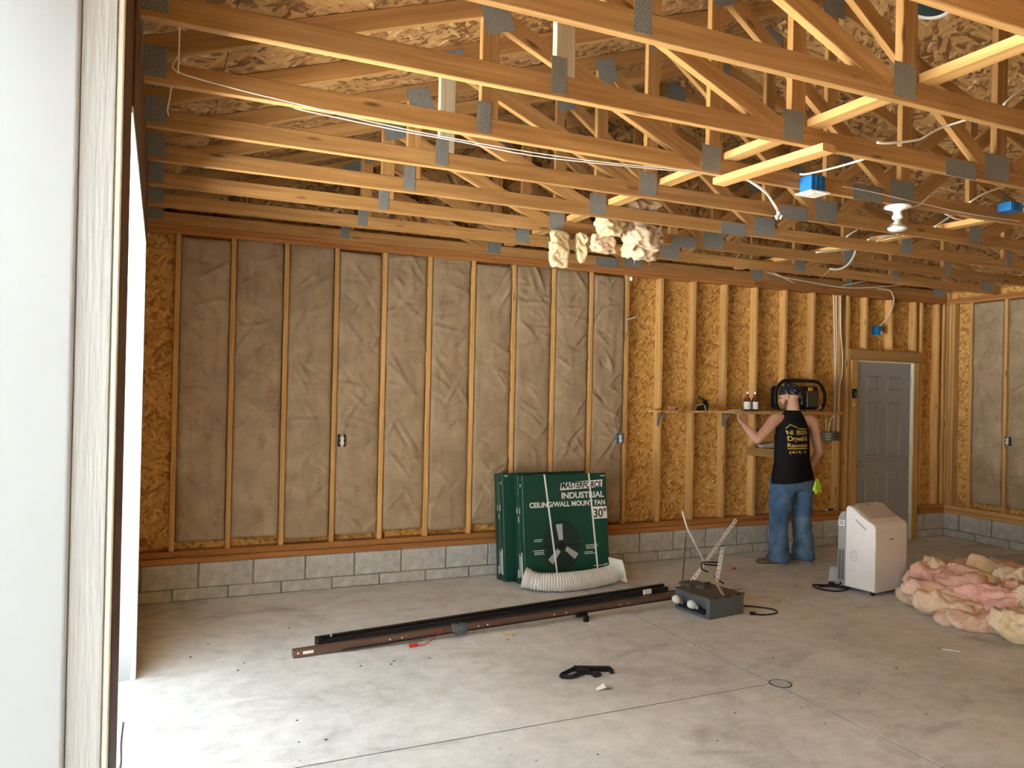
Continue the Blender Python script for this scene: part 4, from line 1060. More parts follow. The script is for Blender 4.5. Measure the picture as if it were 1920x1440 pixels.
mb = MB(); mb.box((-0.030, 0.03, 0.035), (-0.001, 0.30, 0.075), 0.004); obj('lamp_bracket', mb, M['black'], t, MO)
M['strapsteel'] = plain('bright_galvanised_strap', (0.70, 0.70, 0.66), 0.45, 0.25, 0.5, 0.08, 40)
def strap_bar(p0, p1, up, w=0.03, n=9, name='perforated_strap', mat=None, parent=t):
    L_ = (Vector(p1)-Vector(p0)).length; mb = MB(); e = w*0.30; s_ = 0.0016; pitch = L_/n; hl = pitch*0.38
    mb.box((0, -w/2, 0), (L_, -w/2+e, s_)); mb.box((0, w/2-e, 0), (L_, w/2, s_))
    for i in range(n+1):
        a = max(0, i*pitch-(pitch-hl)/2); b = min(L_, i*pitch+(pitch-hl)/2); mb.box((a, -w/2+e, 0), (b, w/2-e, s_))
    return obj(name, mb, mat or M['strapsteel'], parent, frame(p0, p1, up))
def opp(x, y, z): return MO @ Vector((x, y, z))
hub = Vector((4.045, 5.085, 0.315))
strap_bar(opp(0.155, 0.01, 0.168), hub, (0, -1, 0.5), 0.028, 11)
strap_bar(hub + Vector((0.012, 0.01, 0.005)), (4.395, 5.13, 0.645), (0, -1, 0.1), 0.032, 12)
strap_bar((4.115, 5.02, 0.185), (4.185, 5.04, 0.445), (0, -1, 0.1), 0.036, 8, mat=M['white'])
strap_bar((3.90, 5.10, 0.148), hub, (0, -1, 0.4), 0.030, 6)
mb = MB(); mb.tube(smooth_pts([hub, (3.98, 5.12, 0.46), (3.92, 5.16, 0.60), (3.885, 5.18, 0.73)]), 0.0085, 6); obj('bent_rod', mb, M['steel'], t, None, True)
mb = MB(); mb.tube(smooth_pts([(3.915, 5.17, 0.55), (3.93, 5.20, 0.40), (3.945, 5.24, 0.15), (3.95, 5.25, 0.006)]), 0.007, 6); obj('bent_rod', mb, M['greasy'], t, None, True)
mb = MB(); mb.lathe([(0, -0.02), (0.016, -0.02), (0.02, -0.012), (0.02, 0.012), (0.016, 0.02), (0, 0.02)], 8); obj('pivot_bolt', mb, M['steel'], t, T(hub) @ RX(math.radians(90)))
mb = MB(); mb.tube(smooth_pts([hub+Vector((-.02,-.02,0)), hub+Vector((.05,-.02,-.012)), hub+Vector((.13,-.02,-.018)), hub+Vector((.135,-.015,-.002)), hub+Vector((.05,-.01,.008)), hub+Vector((-.04,-.02,.012)), hub+Vector((-.04,-.02,-.04)), hub+Vector((.03,-.03,-.07)), hub+Vector((.09,-.02,-.12)), (4.15, 4.98, 0.17)]), 0.0065, 6); obj('cord_wrap', mb, M['black'], t, None, True)
mb = MB(); mb.box((0.10, 0.30, 0.158), (0.26, 0.43, 0.185), 0.004); mb.lathe([(0.05, 0), (0.05, 0.02), (0.03, 0.022), (0, 0.022)], 16, T((0.20, 0.28, 0.158))); obj('sprocket_guard', mb, M['greasy'], t, MO)
cable('power_cord', '', [opp(0.376, 0.20, 0.12), opp(0.42, 0.16, 0.03), (4.33, 4.83, 0.008), (4.42, 4.72, 0.007), (4.385, 4.63, 0.007), (4.25, 4.62, 0.007), (4.18, 4.66, 0.010)], 0.006, M['black'], parent=t)
mb = MB(); mb.rbox((-0.03, -0.014, -0.010), (0.012, 0.014, 0.012), 0.004, 2); obj('plug', mb, M['black'], t, T((4.165, 4.668, 0.0125)) @ RZ(2.7))

# the opener's rail with chain
r0, r1 = Vector((0.785, 4.945, 0.028)), Vector((3.98, 5.068, 0.096))
t = thing('opener_rail', 'long brown steel opener rail with chain running to the grey motor', 'rail', (0.785, 4.945, 0))
F = frame(r0, r1); LR = (r1-r0).length
mb = MB(); mb.box((0, -0.022, -0.024), (LR, 0.022, 0.024), 0.004); obj('rail', mb, M['rust'], t, F)
mb = MB()
for x in (0.03, 0.62, 0.70, 1.25, 1.32, 1.85, 1.95, 2.42, 2.5): mb.lathe([(0.006, 0), (0.006, 0.001), (0, 0.001)], 10, T((x, -0.0221, 0.002)) @ RX(math.radians(90)))
o_ = obj('bolt_holes', mb, M['cream'], t, F); o_['kind'] = 'stuff'
mb = MB(); mb.box((0.06, -0.0232, -0.008), (0.125, -0.0221, 0.010), 0.0005); obj('end_slot', mb, M['cream'], t, F)
for yy, zz, nm in ((-0.034, -0.012, 'near_chain'), (0.006, 0.036, 'top_chain')):
    mb = MB(); n = 150
    for i in range(n):
        x = 0.30 + (LR-0.35)*i/n; w_ = (LR-0.35)/n
        if i % 2: mb.box((x, yy-0.003, zz-0.004), (x+w_*1.1, yy+0.003, zz+0.004))
        else: mb.box((x, yy-0.0045, zz-0.0022), (x+w_*1.1, yy+0.0045, zz+0.0022))
    o_ = obj(nm, mb, M['chain'], t, F); o_['kind'] = 'stuff'
mb = MB(); mb.box((1.06, -0.038, -0.030), (1.17, 0.030, 0.032), 0.006); mb.box((1.08, -0.042, -0.034), (1.09, 0.033, 0.036)); mb.box((1.13, -0.042, -0.034), (1.14, 0.033, 0.036)); obj('trolley', mb, M['opener'], t, F)
mb = MB(); mb.box((2.02, -0.050, -0.040), (2.12, -0.0225, -0.005), 0.004); mb.box((2.08, -0.075, -0.075), (2.115, -0.040, -0.03), 0.004); obj('chain_bracket', mb, M['black'], t, F)
cable('pull_rope', '', [F @ Vector((0.985, -0.02, 0.028)), F @ Vector((0.93, -0.06, -0.005)), (1.62, 4.865, 0.012), (1.575, 4.868, 0.014)], 0.0028, M['red'], parent=t)
mb = MB(); mb.tube([(i*0.0045, 0, 0) for i in range(13)], [0.010 + (0.0025 if i % 4 < 2 else 0) for i in range(13)], 12); obj('pull_handle', mb, M['red'], t, T((1.515, 4.872, 0.0135)) @ RZ(0.1), True)
mb = MB(); mb.tube(smooth_pts([(2.845, 4.865, 0.02), (2.87, 4.85, 0.010), (2.90, 4.86, 0.006)]), 0.004, 6); obj('wire_end', mb, M['white'], t)

# black spring tubes behind it
t = thing('black_track', 'pair of long black steel tubes lying just behind the brown rail', 'track', (0.98, 5.04, 0))
F2 = frame(Vector((0.965, 5.095, 0.024)), Vector((4.02, 5.475, 0.030)))
for yy, zz in ((-0.018, 0.0), (0.030, 0.012)):
    mb = MB(); mb.box((0, yy-0.016, zz-0.022), (3.0, yy+0.016, zz+0.022), 0.004); obj('tube', mb, M['black'], t, F2)
mb = MB(); mb.box((-0.006, -0.034, -0.020), (0.022, 0.044, 0.034), 0.003); obj('end_clip', mb, M['black'], t, F2)
mb = MB(); mb.lathe([(0.007, 0), (0.007, 0.018), (0.010, 0.02), (0.010, 0.026), (0, 0.026)], 8); obj('bolt', mb, M['steel'], t, F2 @ T((0.09, 0.0, 0.030)))
mb = MB(); mb.box((2.72, -0.05, -0.020), (2.80, -0.031, 0.03), 0.002); obj('clip_plate', mb, M['white'], t, F2)

# ================================================================== portable air conditioner
M['acwhite'] = plain('white_abs', (0.83, 0.83, 0.84), 0.32, 0, 0.45)
M['acgrey'] = plain('grey_abs', (0.34, 0.35, 0.35), 0.4, 0, 0.4)
t = thing('air_conditioner', 'white portable air conditioner with rounded top and grey back', 'air conditioner', (5.72, 4.9, 0))
MA = T((5.515, 4.705, 0.0)) @ RZ(math.radians(8.0))
AW, AD = 0.475, 0.345
def side_prof(pts): return pts
def shell(prof, w, r, seg=4):
    """profile in (depth, height) extruded across the width with rounded long edges"""
    bm = bmesh.new()
    a = [bm.verts.new((0, d, h)) for d, h in prof]; b = [bm.verts.new((w, d, h)) for d, h in prof]; n = len(prof)
    bm.faces.new(a); bm.faces.new(b[::-1])
    for i in range(n): j = (i+1) % n; bm.faces.new((a[j], a[i], b[i], b[j]))
    bmesh.ops.recalc_face_normals(bm, faces=bm.faces[:])
    ed = [e for e in bm.edges if abs(e.verts[0].co.x-e.verts[1].co.x) < 1e-6]
    bmesh.ops.bevel(bm, geom=ed, offset=r, segments=seg, profile=0.5, affect='EDGES', clamp_overlap=True)
    bm.verts.ensure_lookup_table(); mb = MB(); mb.add([v.co.copy() for v in bm.verts], [[v.index for v in f.verts] for f in bm.faces]); bm.free(); return mb
front = [(0.0, 0.035), (0.0, 0.565)] + [(0.05-0.05*math.cos(a), 0.565+0.055*math.sin(a)) for a in (0.4, 0.8, 1.2)] + [(0.075, 0.635), (0.22, 0.728), (0.245, 0.738), (0.27, 0.735), (0.282, 0.71), (0.282, 0.035)]
mb = shell(front, AW, 0.016); obj('front_shell', mb, M['acwhite'], t, MA)
back = [(0.2825, 0.030), (0.2825, 0.690), (0.33, 0.675), (0.36, 0.62), (0.36, 0.030)]
mb = shell([(d, h) for d, h in back], AW-0.012, 0.012, 3); obj('back_shell', mb, M['acgrey'], t, MA @ T((0.006, 0, 0)))
mb = MB()
for i in range(30):
    for c0, c1 in ((0.293, 0.315), (0.322, 0.346)): mb.box((-0.0008, c0, 0.085+i*0.0088), (0.004, c1, 0.085+i*0.0088+0.0052))
o_ = obj('vent_grille', mb, M['black'], t, MA @ T((0.006, 0, 0))); o_['kind'] = 'stuff'
mb = MB(); mb.box((-0.0012, 0.290, 0.555), (0.0, 0.355, 0.605)); st_ = obj('sticker', mb, M['label_white'], t, MA @ T((0.006, 0, 0)))
mb = MB(); mb.box((-0.0016, 0.298, 0.588), (-0.0012, 0.348, 0.594)); mb.box((-0.0016, 0.298, 0.568), (-0.0012, 0.348, 0.576)); o_ = obj('sticker_lines', mb, M['darkgrey'], st_, MA @ T((0.006, 0, 0)))
M['aclid'] = plain('pale_lid', (0.60, 0.56, 0.55), 0.35)
Ltop = math.atan2(0.728-0.635, 0.22-0.075)
mb = MB(); mb.rbox((0.035, 0.004, 0.0), (AW-0.035, 0.155, 0.005), 0.002, 2); obj('louvre_lid', mb, M['aclid'], t, MA @ T((0, 0.078, 0.6375)) @ RX(Ltop))
mb = MB(); mb.rbox((0.10, 0.0, 0.0), (AW-0.05, 0.055, 0.003), 0.001, 2); obj('control_panel', mb, M['aclid'], t, MA @ T((0, 0.212, 0.7285)) @ RX(0.3))
mb = MB(); mb.box((0.22, 0.018, 0.003), (0.26, 0.032, 0.0036)); obj('display', mb, M['darkgrey'], t, MA @ T((0, 0.212, 0.7285)) @ RX(0.3))
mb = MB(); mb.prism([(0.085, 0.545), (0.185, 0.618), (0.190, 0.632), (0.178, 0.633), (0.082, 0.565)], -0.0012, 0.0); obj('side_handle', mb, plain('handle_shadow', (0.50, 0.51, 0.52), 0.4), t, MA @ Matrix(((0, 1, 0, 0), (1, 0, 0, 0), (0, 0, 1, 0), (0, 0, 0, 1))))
mb = MB(); mb.box((0.205, -0.0012, 0.468), (0.262, -0.0002, 0.476)); obj('badge', mb, M['darkgrey'], t, MA)
mb = MB()
for i, (a, b, z) in enumerate(((.17, .21, .36), (.165, .22, .345), (.16, .185, .33), (.2, .235, .33), (.16, .225, .31), (.155, .175, .292), (.19, .20, .292), (.215, .235, .292), (.165, .22, .275))): mb.box((-0.001, a, z), (-0.0002, b, z+0.004))
o_ = obj('side_print', mb, M['print_grey'], t, MA); o_['kind'] = 'stuff'
for x in (0.04, AW-0.04):
    for y in (0.04, 0.315):
        mb = MB(); mb.lathe([(0.016, -0.008), (0.018, -0.004), (0.018, 0.004), (0.016, 0.008)], 12, T((x, y, 0.018)) @ RY(math.radians(90))); mb.box((x-0.012, y-0.008, 0.022), (x+0.012, y+0.008, 0.036)); obj('caster', mb, M['black'], t, MA)
cable('power_cord', '', [MA @ Vector((0.02, 0.350, 0.075)), (5.47, 5.02, 0.045), (5.44, 5.12, 0.012), (5.32, 5.19, 0.009), (5.27, 5.05, 0.009), (5.36, 4.95, 0.009), (5.50, 4.97, 0.012), (5.44, 5.06, 0.02), (5.33, 5.13, 0.009)], 0.0075, M['black'], parent=t)
mb = MB(); mb.rbox((-0.035, -0.022, -0.016), (0.025, 0.022, 0.022), 0.008, 2); obj('plug', mb, M['black'], t, T((5.435, 5.085, 0.032)) @ RZ(0.5))
t = thing('white_bracket', 'bent white plastic panel lying behind the air conditioner', 'panel', (5.68, 5.3, 0))
mb = MB(); mb.box((-0.02, 0, 0.0), (0.40, 0.004, 0.145)); obj('upright_sheet', mb, M['acwhite'], t, T((5.585, 5.235, 0.002)) @ RZ(-0.35) @ RX(0.18))
mb = MB(); mb.box((0.0, -0.12, 0.0), (0.40, 0.0, 0.004)); obj('flat_sheet', mb, M['acwhite'], t, T((5.60, 5.22, 0.003)) @ RZ(-0.35))

# ================================================================== the man at the shelf
def vol(mb_list_fn, voxel, smooth_it=6, name='body'):
    """union of overlapping closed volumes, remeshed into one continuous surface"""
    mb = MB(); mb_list_fn(mb)
    me = mb.mesh(name); o = bpy.data.objects.new(name, me); COL.objects.link(o)
    m = o.modifiers.new('r', 'REMESH'); m.mode = 'VOXEL'; m.voxel_size = voxel
    if smooth_it:
        s_ = o.modifiers.new('s', 'SMOOTH'); s_.factor = 0.5; s_.iterations = smooth_it
    dg = bpy.context.evaluated_depsgraph_get()
    out = bpy.data.meshes.new_from_object(o.evaluated_get(dg)); bpy.data.objects.remove(o)
    for p in out.polygons: p.use_smooth = True
    out.name = name
    return out
def limb(mb, pts, rad, n=14, k=6):
    """rounded tapering limb through joints; rad entries may be (ra, rb)"""
    P = smooth_pts(pts, k); m = len(pts); R = []
    for i in range(len(P)):
        t_ = i/k; a = min(int(t_), m-2); f = t_-a; f = f*f*(3-2*f)
        R.append(rad[a]*(1-f)+rad[a+1]*f)
    d0 = (P[0]-P[1]).normalized(); d1 = (P[-1]-P[-2]).normalized()
    P = [P[0]+d0*R[0]*.95, P[0]+d0*R[0]*.6] + P + [P[-1]+d1*R[-1]*.6, P[-1]+d1*R[-1]*.95]
    R = [R[0]*.3, R[0]*.78] + R + [R[-1]*.78, R[-1]*.3]
    mb.tube(P, R, n)
def rings(mb, rows, n=28, cap=True):
    """rows of (cx, cy, z, rx, ry, yaw, squareness)"""
    vs = []; fs = []
    for cx, cy, z, rx, ry, yw, sq in rows:
        for k in range(n):
            a = 2*PI*k/n; c_, s_ = math.cos(a), math.sin(a); e = 1-sq*0.35
            x = rx*math.copysign(abs(c_)**e, c_); y = ry*math.copysign(abs(s_)**e, s_)
            vs.append((cx + x*math.cos(yw)-y*math.sin(yw), cy + x*math.sin(yw)+y*math.cos(yw), z))
    m = len(rows)
    for i in range(m-1):
        for k in range(n): k2 = (k+1) % n; fs.append((i*n+k, i*n+k2, (i+1)*n+k2, (i+1)*n+k))
    if cap: fs.append(tuple(range(n-1, -1, -1))); fs.append(tuple((m-1)*n+k for k in range(n)))
    mb.add(vs, fs)
PX, PY = 5.775, 5.93
YW = 0.30                                     # he is turned a little to his left
def skinmat():
    b = NB('skin', 0.5, 0.35)
    f = b.noise(b.coords((1,1,1)), 9, 4)
    b.color(b.ramp(f, [(0.3, (0.52, 0.29, 0.20)), (0.7, (0.64, 0.39, 0.285))])); b.bsdf.inputs['Subsurface Weight'].default_value = 0.05
    b.bump(b.noise(b.coords((1,1,1)), 120, 3), 0.1, 0.002); return b.mat
M['skin'] = skinmat()
def denim():
    b = NB('denim', 0.85, 0.15)
    f = b.noise(b.coords((1,1,1), rnd=False), 5, 4, 0.6, 0.6); f2 = b.noise(b.coords((260, 260, 40)), 1.0, 2)
    ff = b.math('ADD', b.math('MULTIPLY', f, 0.75), b.math('MULTIPLY', f2, 0.25))
    b.color(b.ramp(ff, [(0.32, (0.045, 0.095, 0.19)), (0.52, (0.085, 0.165, 0.29)), (0.70, (0.20, 0.30, 0.41))]))
    b.bump(b.noise(b.coords((1,1,1)), 14, 4), 0.25, 0.012); return b.mat
M['denim'] = denim()
M['shirt'] = plain('black_cotton', (0.010, 0.010, 0.012), 0.85, 0, 0.15, 0.2, 30)
M['gold'] = plain('gold_print', (0.62, 0.46, 0.12), 0.6)
def bandana():
    b = NB('black_bandana', 0.8, 0.2)
    vo = b.voro(b.coords((1,1,1)), 38); w_ = b.noise(b.coords((1,1,1)), 30, 3, 0.6, 2.0)
    pat = b.ramp(w_, [(0.54, 0), (0.57, 1)], 'LINEAR'); mask = b.ramp(vo.outputs['Distance'], [(0.25, 1), (0.45, 0)])
    b.color(b.mix(b.math('MULTIPLY', pat, mask), (0.012, 0.012, 0.014), (0.55, 0.55, 0.55))); return b.mat
M['bandana'] = bandana()
M['boot'] = plain('tan_suede', (0.17, 0.135, 0.095), 0.8, 0, 0.2, 0.2, 25)
M['sole'] = plain('pale_sole', (0.36, 0.33, 0.27), 0.7)
M['beard'] = plain('greying_beard', (0.16, 0.105, 0.07), 0.9, 0, 0.1, 0.35, 60, 0.5)
man = thing('person', 'man in black sleeveless shirt and blue jeans reaching to the wall shelf', 'person', (PX, PY, 0))
# joints
SHL, ELL, WRL = Vector((5.580, 5.965, 1.440)), Vector((5.352, 5.965, 1.238)), Vector((5.338, 6.130, 1.372))
SHR, ELR, WRR = Vector((6.000, 5.905, 1.420)), Vector((6.150, 5.945, 1.112)), Vector((6.098, 6.035, 0.925))
HD = Vector((5.772, 5.978, 1.674)); NK = Vector((5.785, 5.945, 1.500))
HY = 0.36                                     # head turned towards his left hand
def hp_(x, y, z):                             # head space: +y the way he looks, x to his right
    v = Euler((-0.20, 0, 0)).to_matrix() @ Vector((x, y, z)); v = Matrix.Rotation(HY, 3, 'Z') @ v
    return HD + v
def build_body(mb):
    # head
    Mh = (Matrix.Rotation(HY, 3, 'Z') @ Euler((-0.20, 0, 0)).to_matrix())
    mb.ell(hp_(0, -0.012, 0.030), (0.076, 0.098, 0.100), 20, 14, Mh)
    mb.ell(hp_(0, 0.022, -0.045), (0.062, 0.070, 0.075), 16, 10, Mh)
    mb.ell(hp_(0, 0.060, -0.088), (0.034, 0.030, 0.026), 12, 8, Mh)                  # chin
    limb(mb, [hp_(0, 0.088, 0.018), hp_(0, 0.104, -0.018), hp_(0, 0.112, -0.036)], [0.011, 0.014, 0.017], 10, 3)   # nose
    for s_ in (-1, 1):
        mb.ell(hp_(s_*0.016, 0.098, -0.040), (0.011, 0.010, 0.009), 8, 6, Mh)
        mb.ell(hp_(s_*0.040, 0.070, -0.022), (0.026, 0.024, 0.024), 10, 7, Mh)          # cheek
        mb.ell(hp_(s_*0.034, 0.080, 0.026), (0.026, 0.014, 0.010), 10, 7, Mh)           # brow
        mb.ell(hp_(s_*0.078, -0.008, -0.012), (0.010, 0.022, 0.034), 10, 8, Mh)         # ear
        mb.ell(hp_(s_*0.083, -0.014, 0.004), (0.010, 0.017, 0.018), 10, 8, Mh)
    mb.ell(hp_(0, 0.088, -0.062), (0.026, 0.012, 0.007), 10, 6, Mh); mb.ell(hp_(0, 0.085, -0.074), (0.024, 0.012, 0.008), 10, 6, Mh)   # lips
    limb(mb, [NK + Vector((0.01, -0.01, -0.06)), NK + Vector((0.002, 0.0, 0.03)), hp_(0, -0.02, -0.055)], [0.074, 0.062, 0.058], 16, 4)
    # trunk down to the hips (inside the clothes)
    rings(mb, [(PX, PY, 0.80, .13, .09, YW, .2), (PX, PY, 0.92, .165, .105, YW, .2), (PX, PY, 1.05, .155, .095, YW, .2), (PX, PY+.01, 1.20, .175, .105, YW, .2), (PX, PY+.01, 1.33, .185, .108, YW, .2), (PX, PY+.01, 1.41, .175, .095, YW, .2), (PX, PY+.01, 1.465, .115, .07, YW, 0), (PX+.005, PY+.012, 1.50, .06, .055, YW, 0)])
    # left arm reaching up to the shelf
    limb(mb, [SHL+Vector((.08, -.02, .0)), SHL, (SHL*.55+ELL*.45), ELL], [0.055, 0.062, 0.052, 0.042], 16)
    limb(mb, [ELL+Vector((.012, -.006, .012)), ELL*.62+WRL*.38, WRL], [0.040, 0.043, 0.028], 16)
    hand(mb, WRL, Vector((-0.10, 0.62, 0.66)), Vector((0.75, 0.15, 0.0)), 1, (0.5, 0.55, 0.6, 0.75), 0.5)
    # right arm bent, hand at the front pocket
    limb(mb, [SHR+Vector((-.08, .01, .0)), SHR, (SHR*.5+ELR*.5), ELR], [0.055, 0.060, 0.050, 0.041], 16)
    limb(mb, [ELR+Vector((-.004, -.01, .012)), ELR*.62+WRR*.38, WRR], [0.040, 0.042, 0.028], 16)
    hand(mb, WRR, Vector((-0.42, 0.42, -0.80)), Vector((0.0, 0.85, 0.35)), -1, (0.9, 1.0, 1.0, 1.1), 0.5)
    # lower legs inside the jeans down to the ankles
    for x, y in ((5.615, 5.925), (5.945, 5.925)):
        limb(mb, [(x*.6+PX*.4, PY, 0.86), (x+.005, PY+.025, 0.49), (x, y, 0.09)], [0.078, 0.052, 0.036], 14)
def hand(mb, w, d, across, side, curl, thumb):
    """palm and five fingers from the wrist w towards d; across points from the little finger to the thumb"""
    d = d.normalized(); across = (across-d*across.dot(d)).normalized(); nrm = d.cross(across).normalized()*side
    Mh = Matrix((across, nrm, d)).transposed()
    c = w + d*0.050
    mb.ell(w+d*0.012, (0.027, 0.021, 0.030), 12, 8, Mh); mb.ell(c, (0.041, 0.016, 0.048), 16, 10, Mh); mb.ell(w+d*0.078, (0.040, 0.013, 0.018), 14, 8, Mh)
    for i, (off, ln, cu) in enumerate(zip((0.030, 0.0105, -0.0095, -0.0285), (0.072, 0.080, 0.074, 0.058), curl)):
        p0 = w + d*(0.082 - 0.004*abs(i-1)) + across*off
        dirv = d.copy(); spread = across*(0.12-0.08*i); pts = [p0 - d*0.012, p0]; p = p0.copy(); ang = 0.0
        for sgm, fr_ in enumerate((0.45, 0.31, 0.24)):
            ang += cu*(0.45, 0.6, 0.4)[sgm]
            dv = ((d+spread).normalized()*math.cos(ang) - nrm*math.sin(ang))
            p = p + dv*ln*fr_; pts.append(p.copy())
        limb(mb, pts, [0.0095, 0.0093, 0.0088, 0.0082, 0.0070], 10, 3)
    t0 = w + d*0.022 + across*0.026 - nrm*0.006; td = (d*0.72+across*0.62-nrm*0.25).normalized()
    t1 = t0 + td*0.040; t2 = t1 + (td*.8+d*.5-nrm*.25*thumb).normalized()*0.032; t3 = t2 + (td*.5+d*.8-nrm*.4*thumb).normalized()*0.026
    limb(mb, [t0, t1, t2, t3], [0.015, 0.0115, 0.0100, 0.0080], 10, 3)
me = vol(build_body, 0.0055, 4, 'body'); me.materials.append(M['skin']); obj('body', me, None, man)
# eyes
for s_ in (-1, 1):
    mb = MB(); mb.ell(hp_(s_*0.033, 0.078, 0.008), (0.011, 0.009, 0.007), 12, 8); obj('eye', mb, M['print_grey'], man, None, True)
# beard
def bd(mb):
    Mh = (Matrix.Rotation(HY, 3, 'Z') @ Euler((-0.20, 0, 0)).to_matrix())
    mb.ell(hp_(0, 0.058, -0.094), (0.046, 0.038, 0.036), 14, 10, Mh)
    for s_ in (-1, 1):
        limb(mb, [hp_(s_*0.070, 0.006, -0.030), hp_(s_*0.062, 0.026, -0.068), hp_(s_*0.030, 0.066, -0.094)], [0.012, 0.018, 0.024], 10, 4)
        mb.ell(hp_(s_*0.018, 0.096, -0.052), (0.020, 0.010, 0.007), 10, 6, Mh)
me = vol(bd, 0.004, 2, 'beard'); me.materials.append(M['beard']); obj('beard', me, None, man)
# sleeveless shirt
def sh(mb):
    rows = [(PX+.005, PY-.005, 0.835, .255, .165, YW*.6, .25), (PX+.004, PY-.002, 0.90, .250, .160, YW*.7, .25), (PX+.002, PY, 1.02, .232, .140, YW, .25), (PX, PY+.004, 1.16, .228, .135, YW, .25), (PX, PY+.008, 1.27, .226, .136, YW, .3), (PX, PY+.010, 1.345, .205, .132, YW, .3), (PX, PY+.012, 1.415, .182, .120, YW, .2), (PX+.002, PY+.014, 1.462, .160, .098, YW, .1), (PX+.003, PY+.014, 1.498, .128, .084, YW, 0), (PX+.004, PY+.014, 1.524, .094, .076, YW, 0), (PX+.004, PY+.014, 1.536, .080, .072, YW, 0)]
    rings(mb, rows, 40)
me = vol(sh, 0.009, 6, 'tank_top')
for v in me.vertices:
    c = v.co; a = max(0, 1.30-c.z)
    n3 = noise.noise(Vector((c.x*7, c.y*7, c.z*3.2)))
    d_ = Vector((c.x-PX, c.y-PY, 0)); d_ = d_.normalized() if d_.length > 1e-4 else d_
    v.co += d_*(n3*0.013*min(1, a*4+.25)) 
    if c.z < 0.87: v.co.z += 0.022*math.sin(math.atan2(c.y-PY, c.x-PX)*1.0+2.2) - 0.01
me.materials.append(M['shirt']); shirt = obj('tank_top', me, None, man)
# print on the back of the shirt: lettering wrapped on the cloth
from mathutils.bvhtree import BVHTree
bv = BVHTree.FromPolygons([v.co.copy() for v in me.vertices], [tuple(p.vertices) for p in me.polygons])
BU = Vector((math.cos(0.16), math.sin(0.16), 0)); BN = Vector((BU.y, -BU.x, 0))
BC = Vector((5.775, 5.70, 1.245))
def wrap(me_, name, parent):
    for v in me_.vertices:
        p = BC + BU*v.co.x + Vector((0, 0, v.co.z)) + BN*0.25
        hit = bv.ray_cast(p, -BN)
        if hit[0]: v.co = hit[0] + BN*(0.0030+0.0005*(v.co.y < -0.0013))
        else: v.co = p - BN*0.33
    me_.materials.clear(); me_.materials.append(M['gold']); return obj(name, me_, None, parent)
def print_text(s_, x0, x1, z0, z1, off=0.012):
    m_ = text_mesh(s_, 1.0, off); xs_ = [v.co.x for v in m_.vertices]; ys_ = [v.co.y for v in m_.vertices]
    for v in m_.vertices:
        v.co = Vector((x0+(v.co.x-min(xs_))/(max(xs_)-min(xs_))*(x1-x0), -0.002 if v.co.z > 0 else -0.001, z0+(v.co.y-min(ys_))/(max(ys_)-min(ys_))*(z1-z0)))
    return wrap(m_, 'lettering', shirt)
print_text('NI  ERSON', -0.155, 0.090, 0.055, 0.098)
print_text('Drywall &', -0.158, 0.090, -0.020, 0.042, 0.02)
print_text('Renovation', -0.160, 0.090, -0.068, -0.028)
print_text('(419)  4', -0.150, 0.060, -0.135, -0.102)
bars = MB()
def bar(p0, p1, h):
    n = 10
    for i in range(n):
        a, b = i/n, (i+1)/n
        q = [(p0[0]+(p1[0]-p0[0])*t_, p0[1]+(p1[1]-p0[1])*t_) for t_ in (a, b)]
        bars.add([(q[0][0], -0.002, q[0][1]), (q[1][0], -0.002, q[1][1]), (q[1][0], -0.002, q[1][1]+h), (q[0][0], -0.002, q[0][1]+h)], [(0,1,2,3)])
bar((-0.160, -0.084), (0.090, -0.084), 0.008); bar((-0.03, 0.110), (0.095, 0.106), 0.008)
bar((-0.150, 0.112), (-0.115, 0.150), 0.007); bar((-0.115, 0.150), (-0.035, 0.112), 0.007); bar((-0.118, 0.150), (-0.118, 0.178), 0.005)
wrap(bars.mesh('print'), 'roof_emblem', shirt)['kind'] = 'stuff'
# jeans
def jn(mb):
    rings(mb, [(PX+.005, PY, 0.985, .205, .135, YW*.6, .3), (PX+.005, PY, 0.93, .218, .145, YW*.6, .3), (PX+.004, PY, 0.87, .228, .150, YW*.5, .3), (PX+.002, PY+.003, 0.80, .230, .148, YW*.5, .3), (PX, PY+.004, 0.745, .205, .125, YW*.4, .3)], 36)
    for sx, ax, ay, kx in ((-1, 5.615, 5.920, 5.640), (1, 5.940, 5.922, 5.925)):
        rings(mb, [(PX+sx*.105, PY+.004, 0.86, .118, .138, 0, .2), (PX+sx*.118, PY+.006, 0.74, .112, .120, 0, .2), (kx+sx*.008, PY+.014, 0.60, .100, .104, 0, .15), (kx, PY+.020, 0.48, .090, .094, 0, .1), (kx*.5+ax*.5, PY+.012, 0.34, .088, .092, 0, .1), (ax, ay+.006, 0.20, .094, .100, 0, .1), (ax-.004, ay, 0.10, .104, .112, 0, .1), (ax-.006, ay, 0.045, .108, .118, 0, .1)], 30)
me = vol(jn, 0.010, 5, 'jeans')
for v in me.vertices:
    c = v.co; kx = 5.62 if c.x < PX else 5.94
    d_ = Vector((c.x-kx, c.y-PY, 0)); d_ = d_.normalized() if d_.length > 1e-4 else d_
    low = max(0, 0.42-c.z)/0.42
    f_ = noise.noise(Vector((c.x*6, c.y*6, c.z*(9+14*low)+5)))*0.012*(1+1.1*low) + abs(noise.noise(Vector((c.x*9+c.z*6, c.y*9, c.z*9))))*0.010
    v.co += d_*f_
me.materials.append(M['denim']); jeans = obj('jeans', me, None, man)
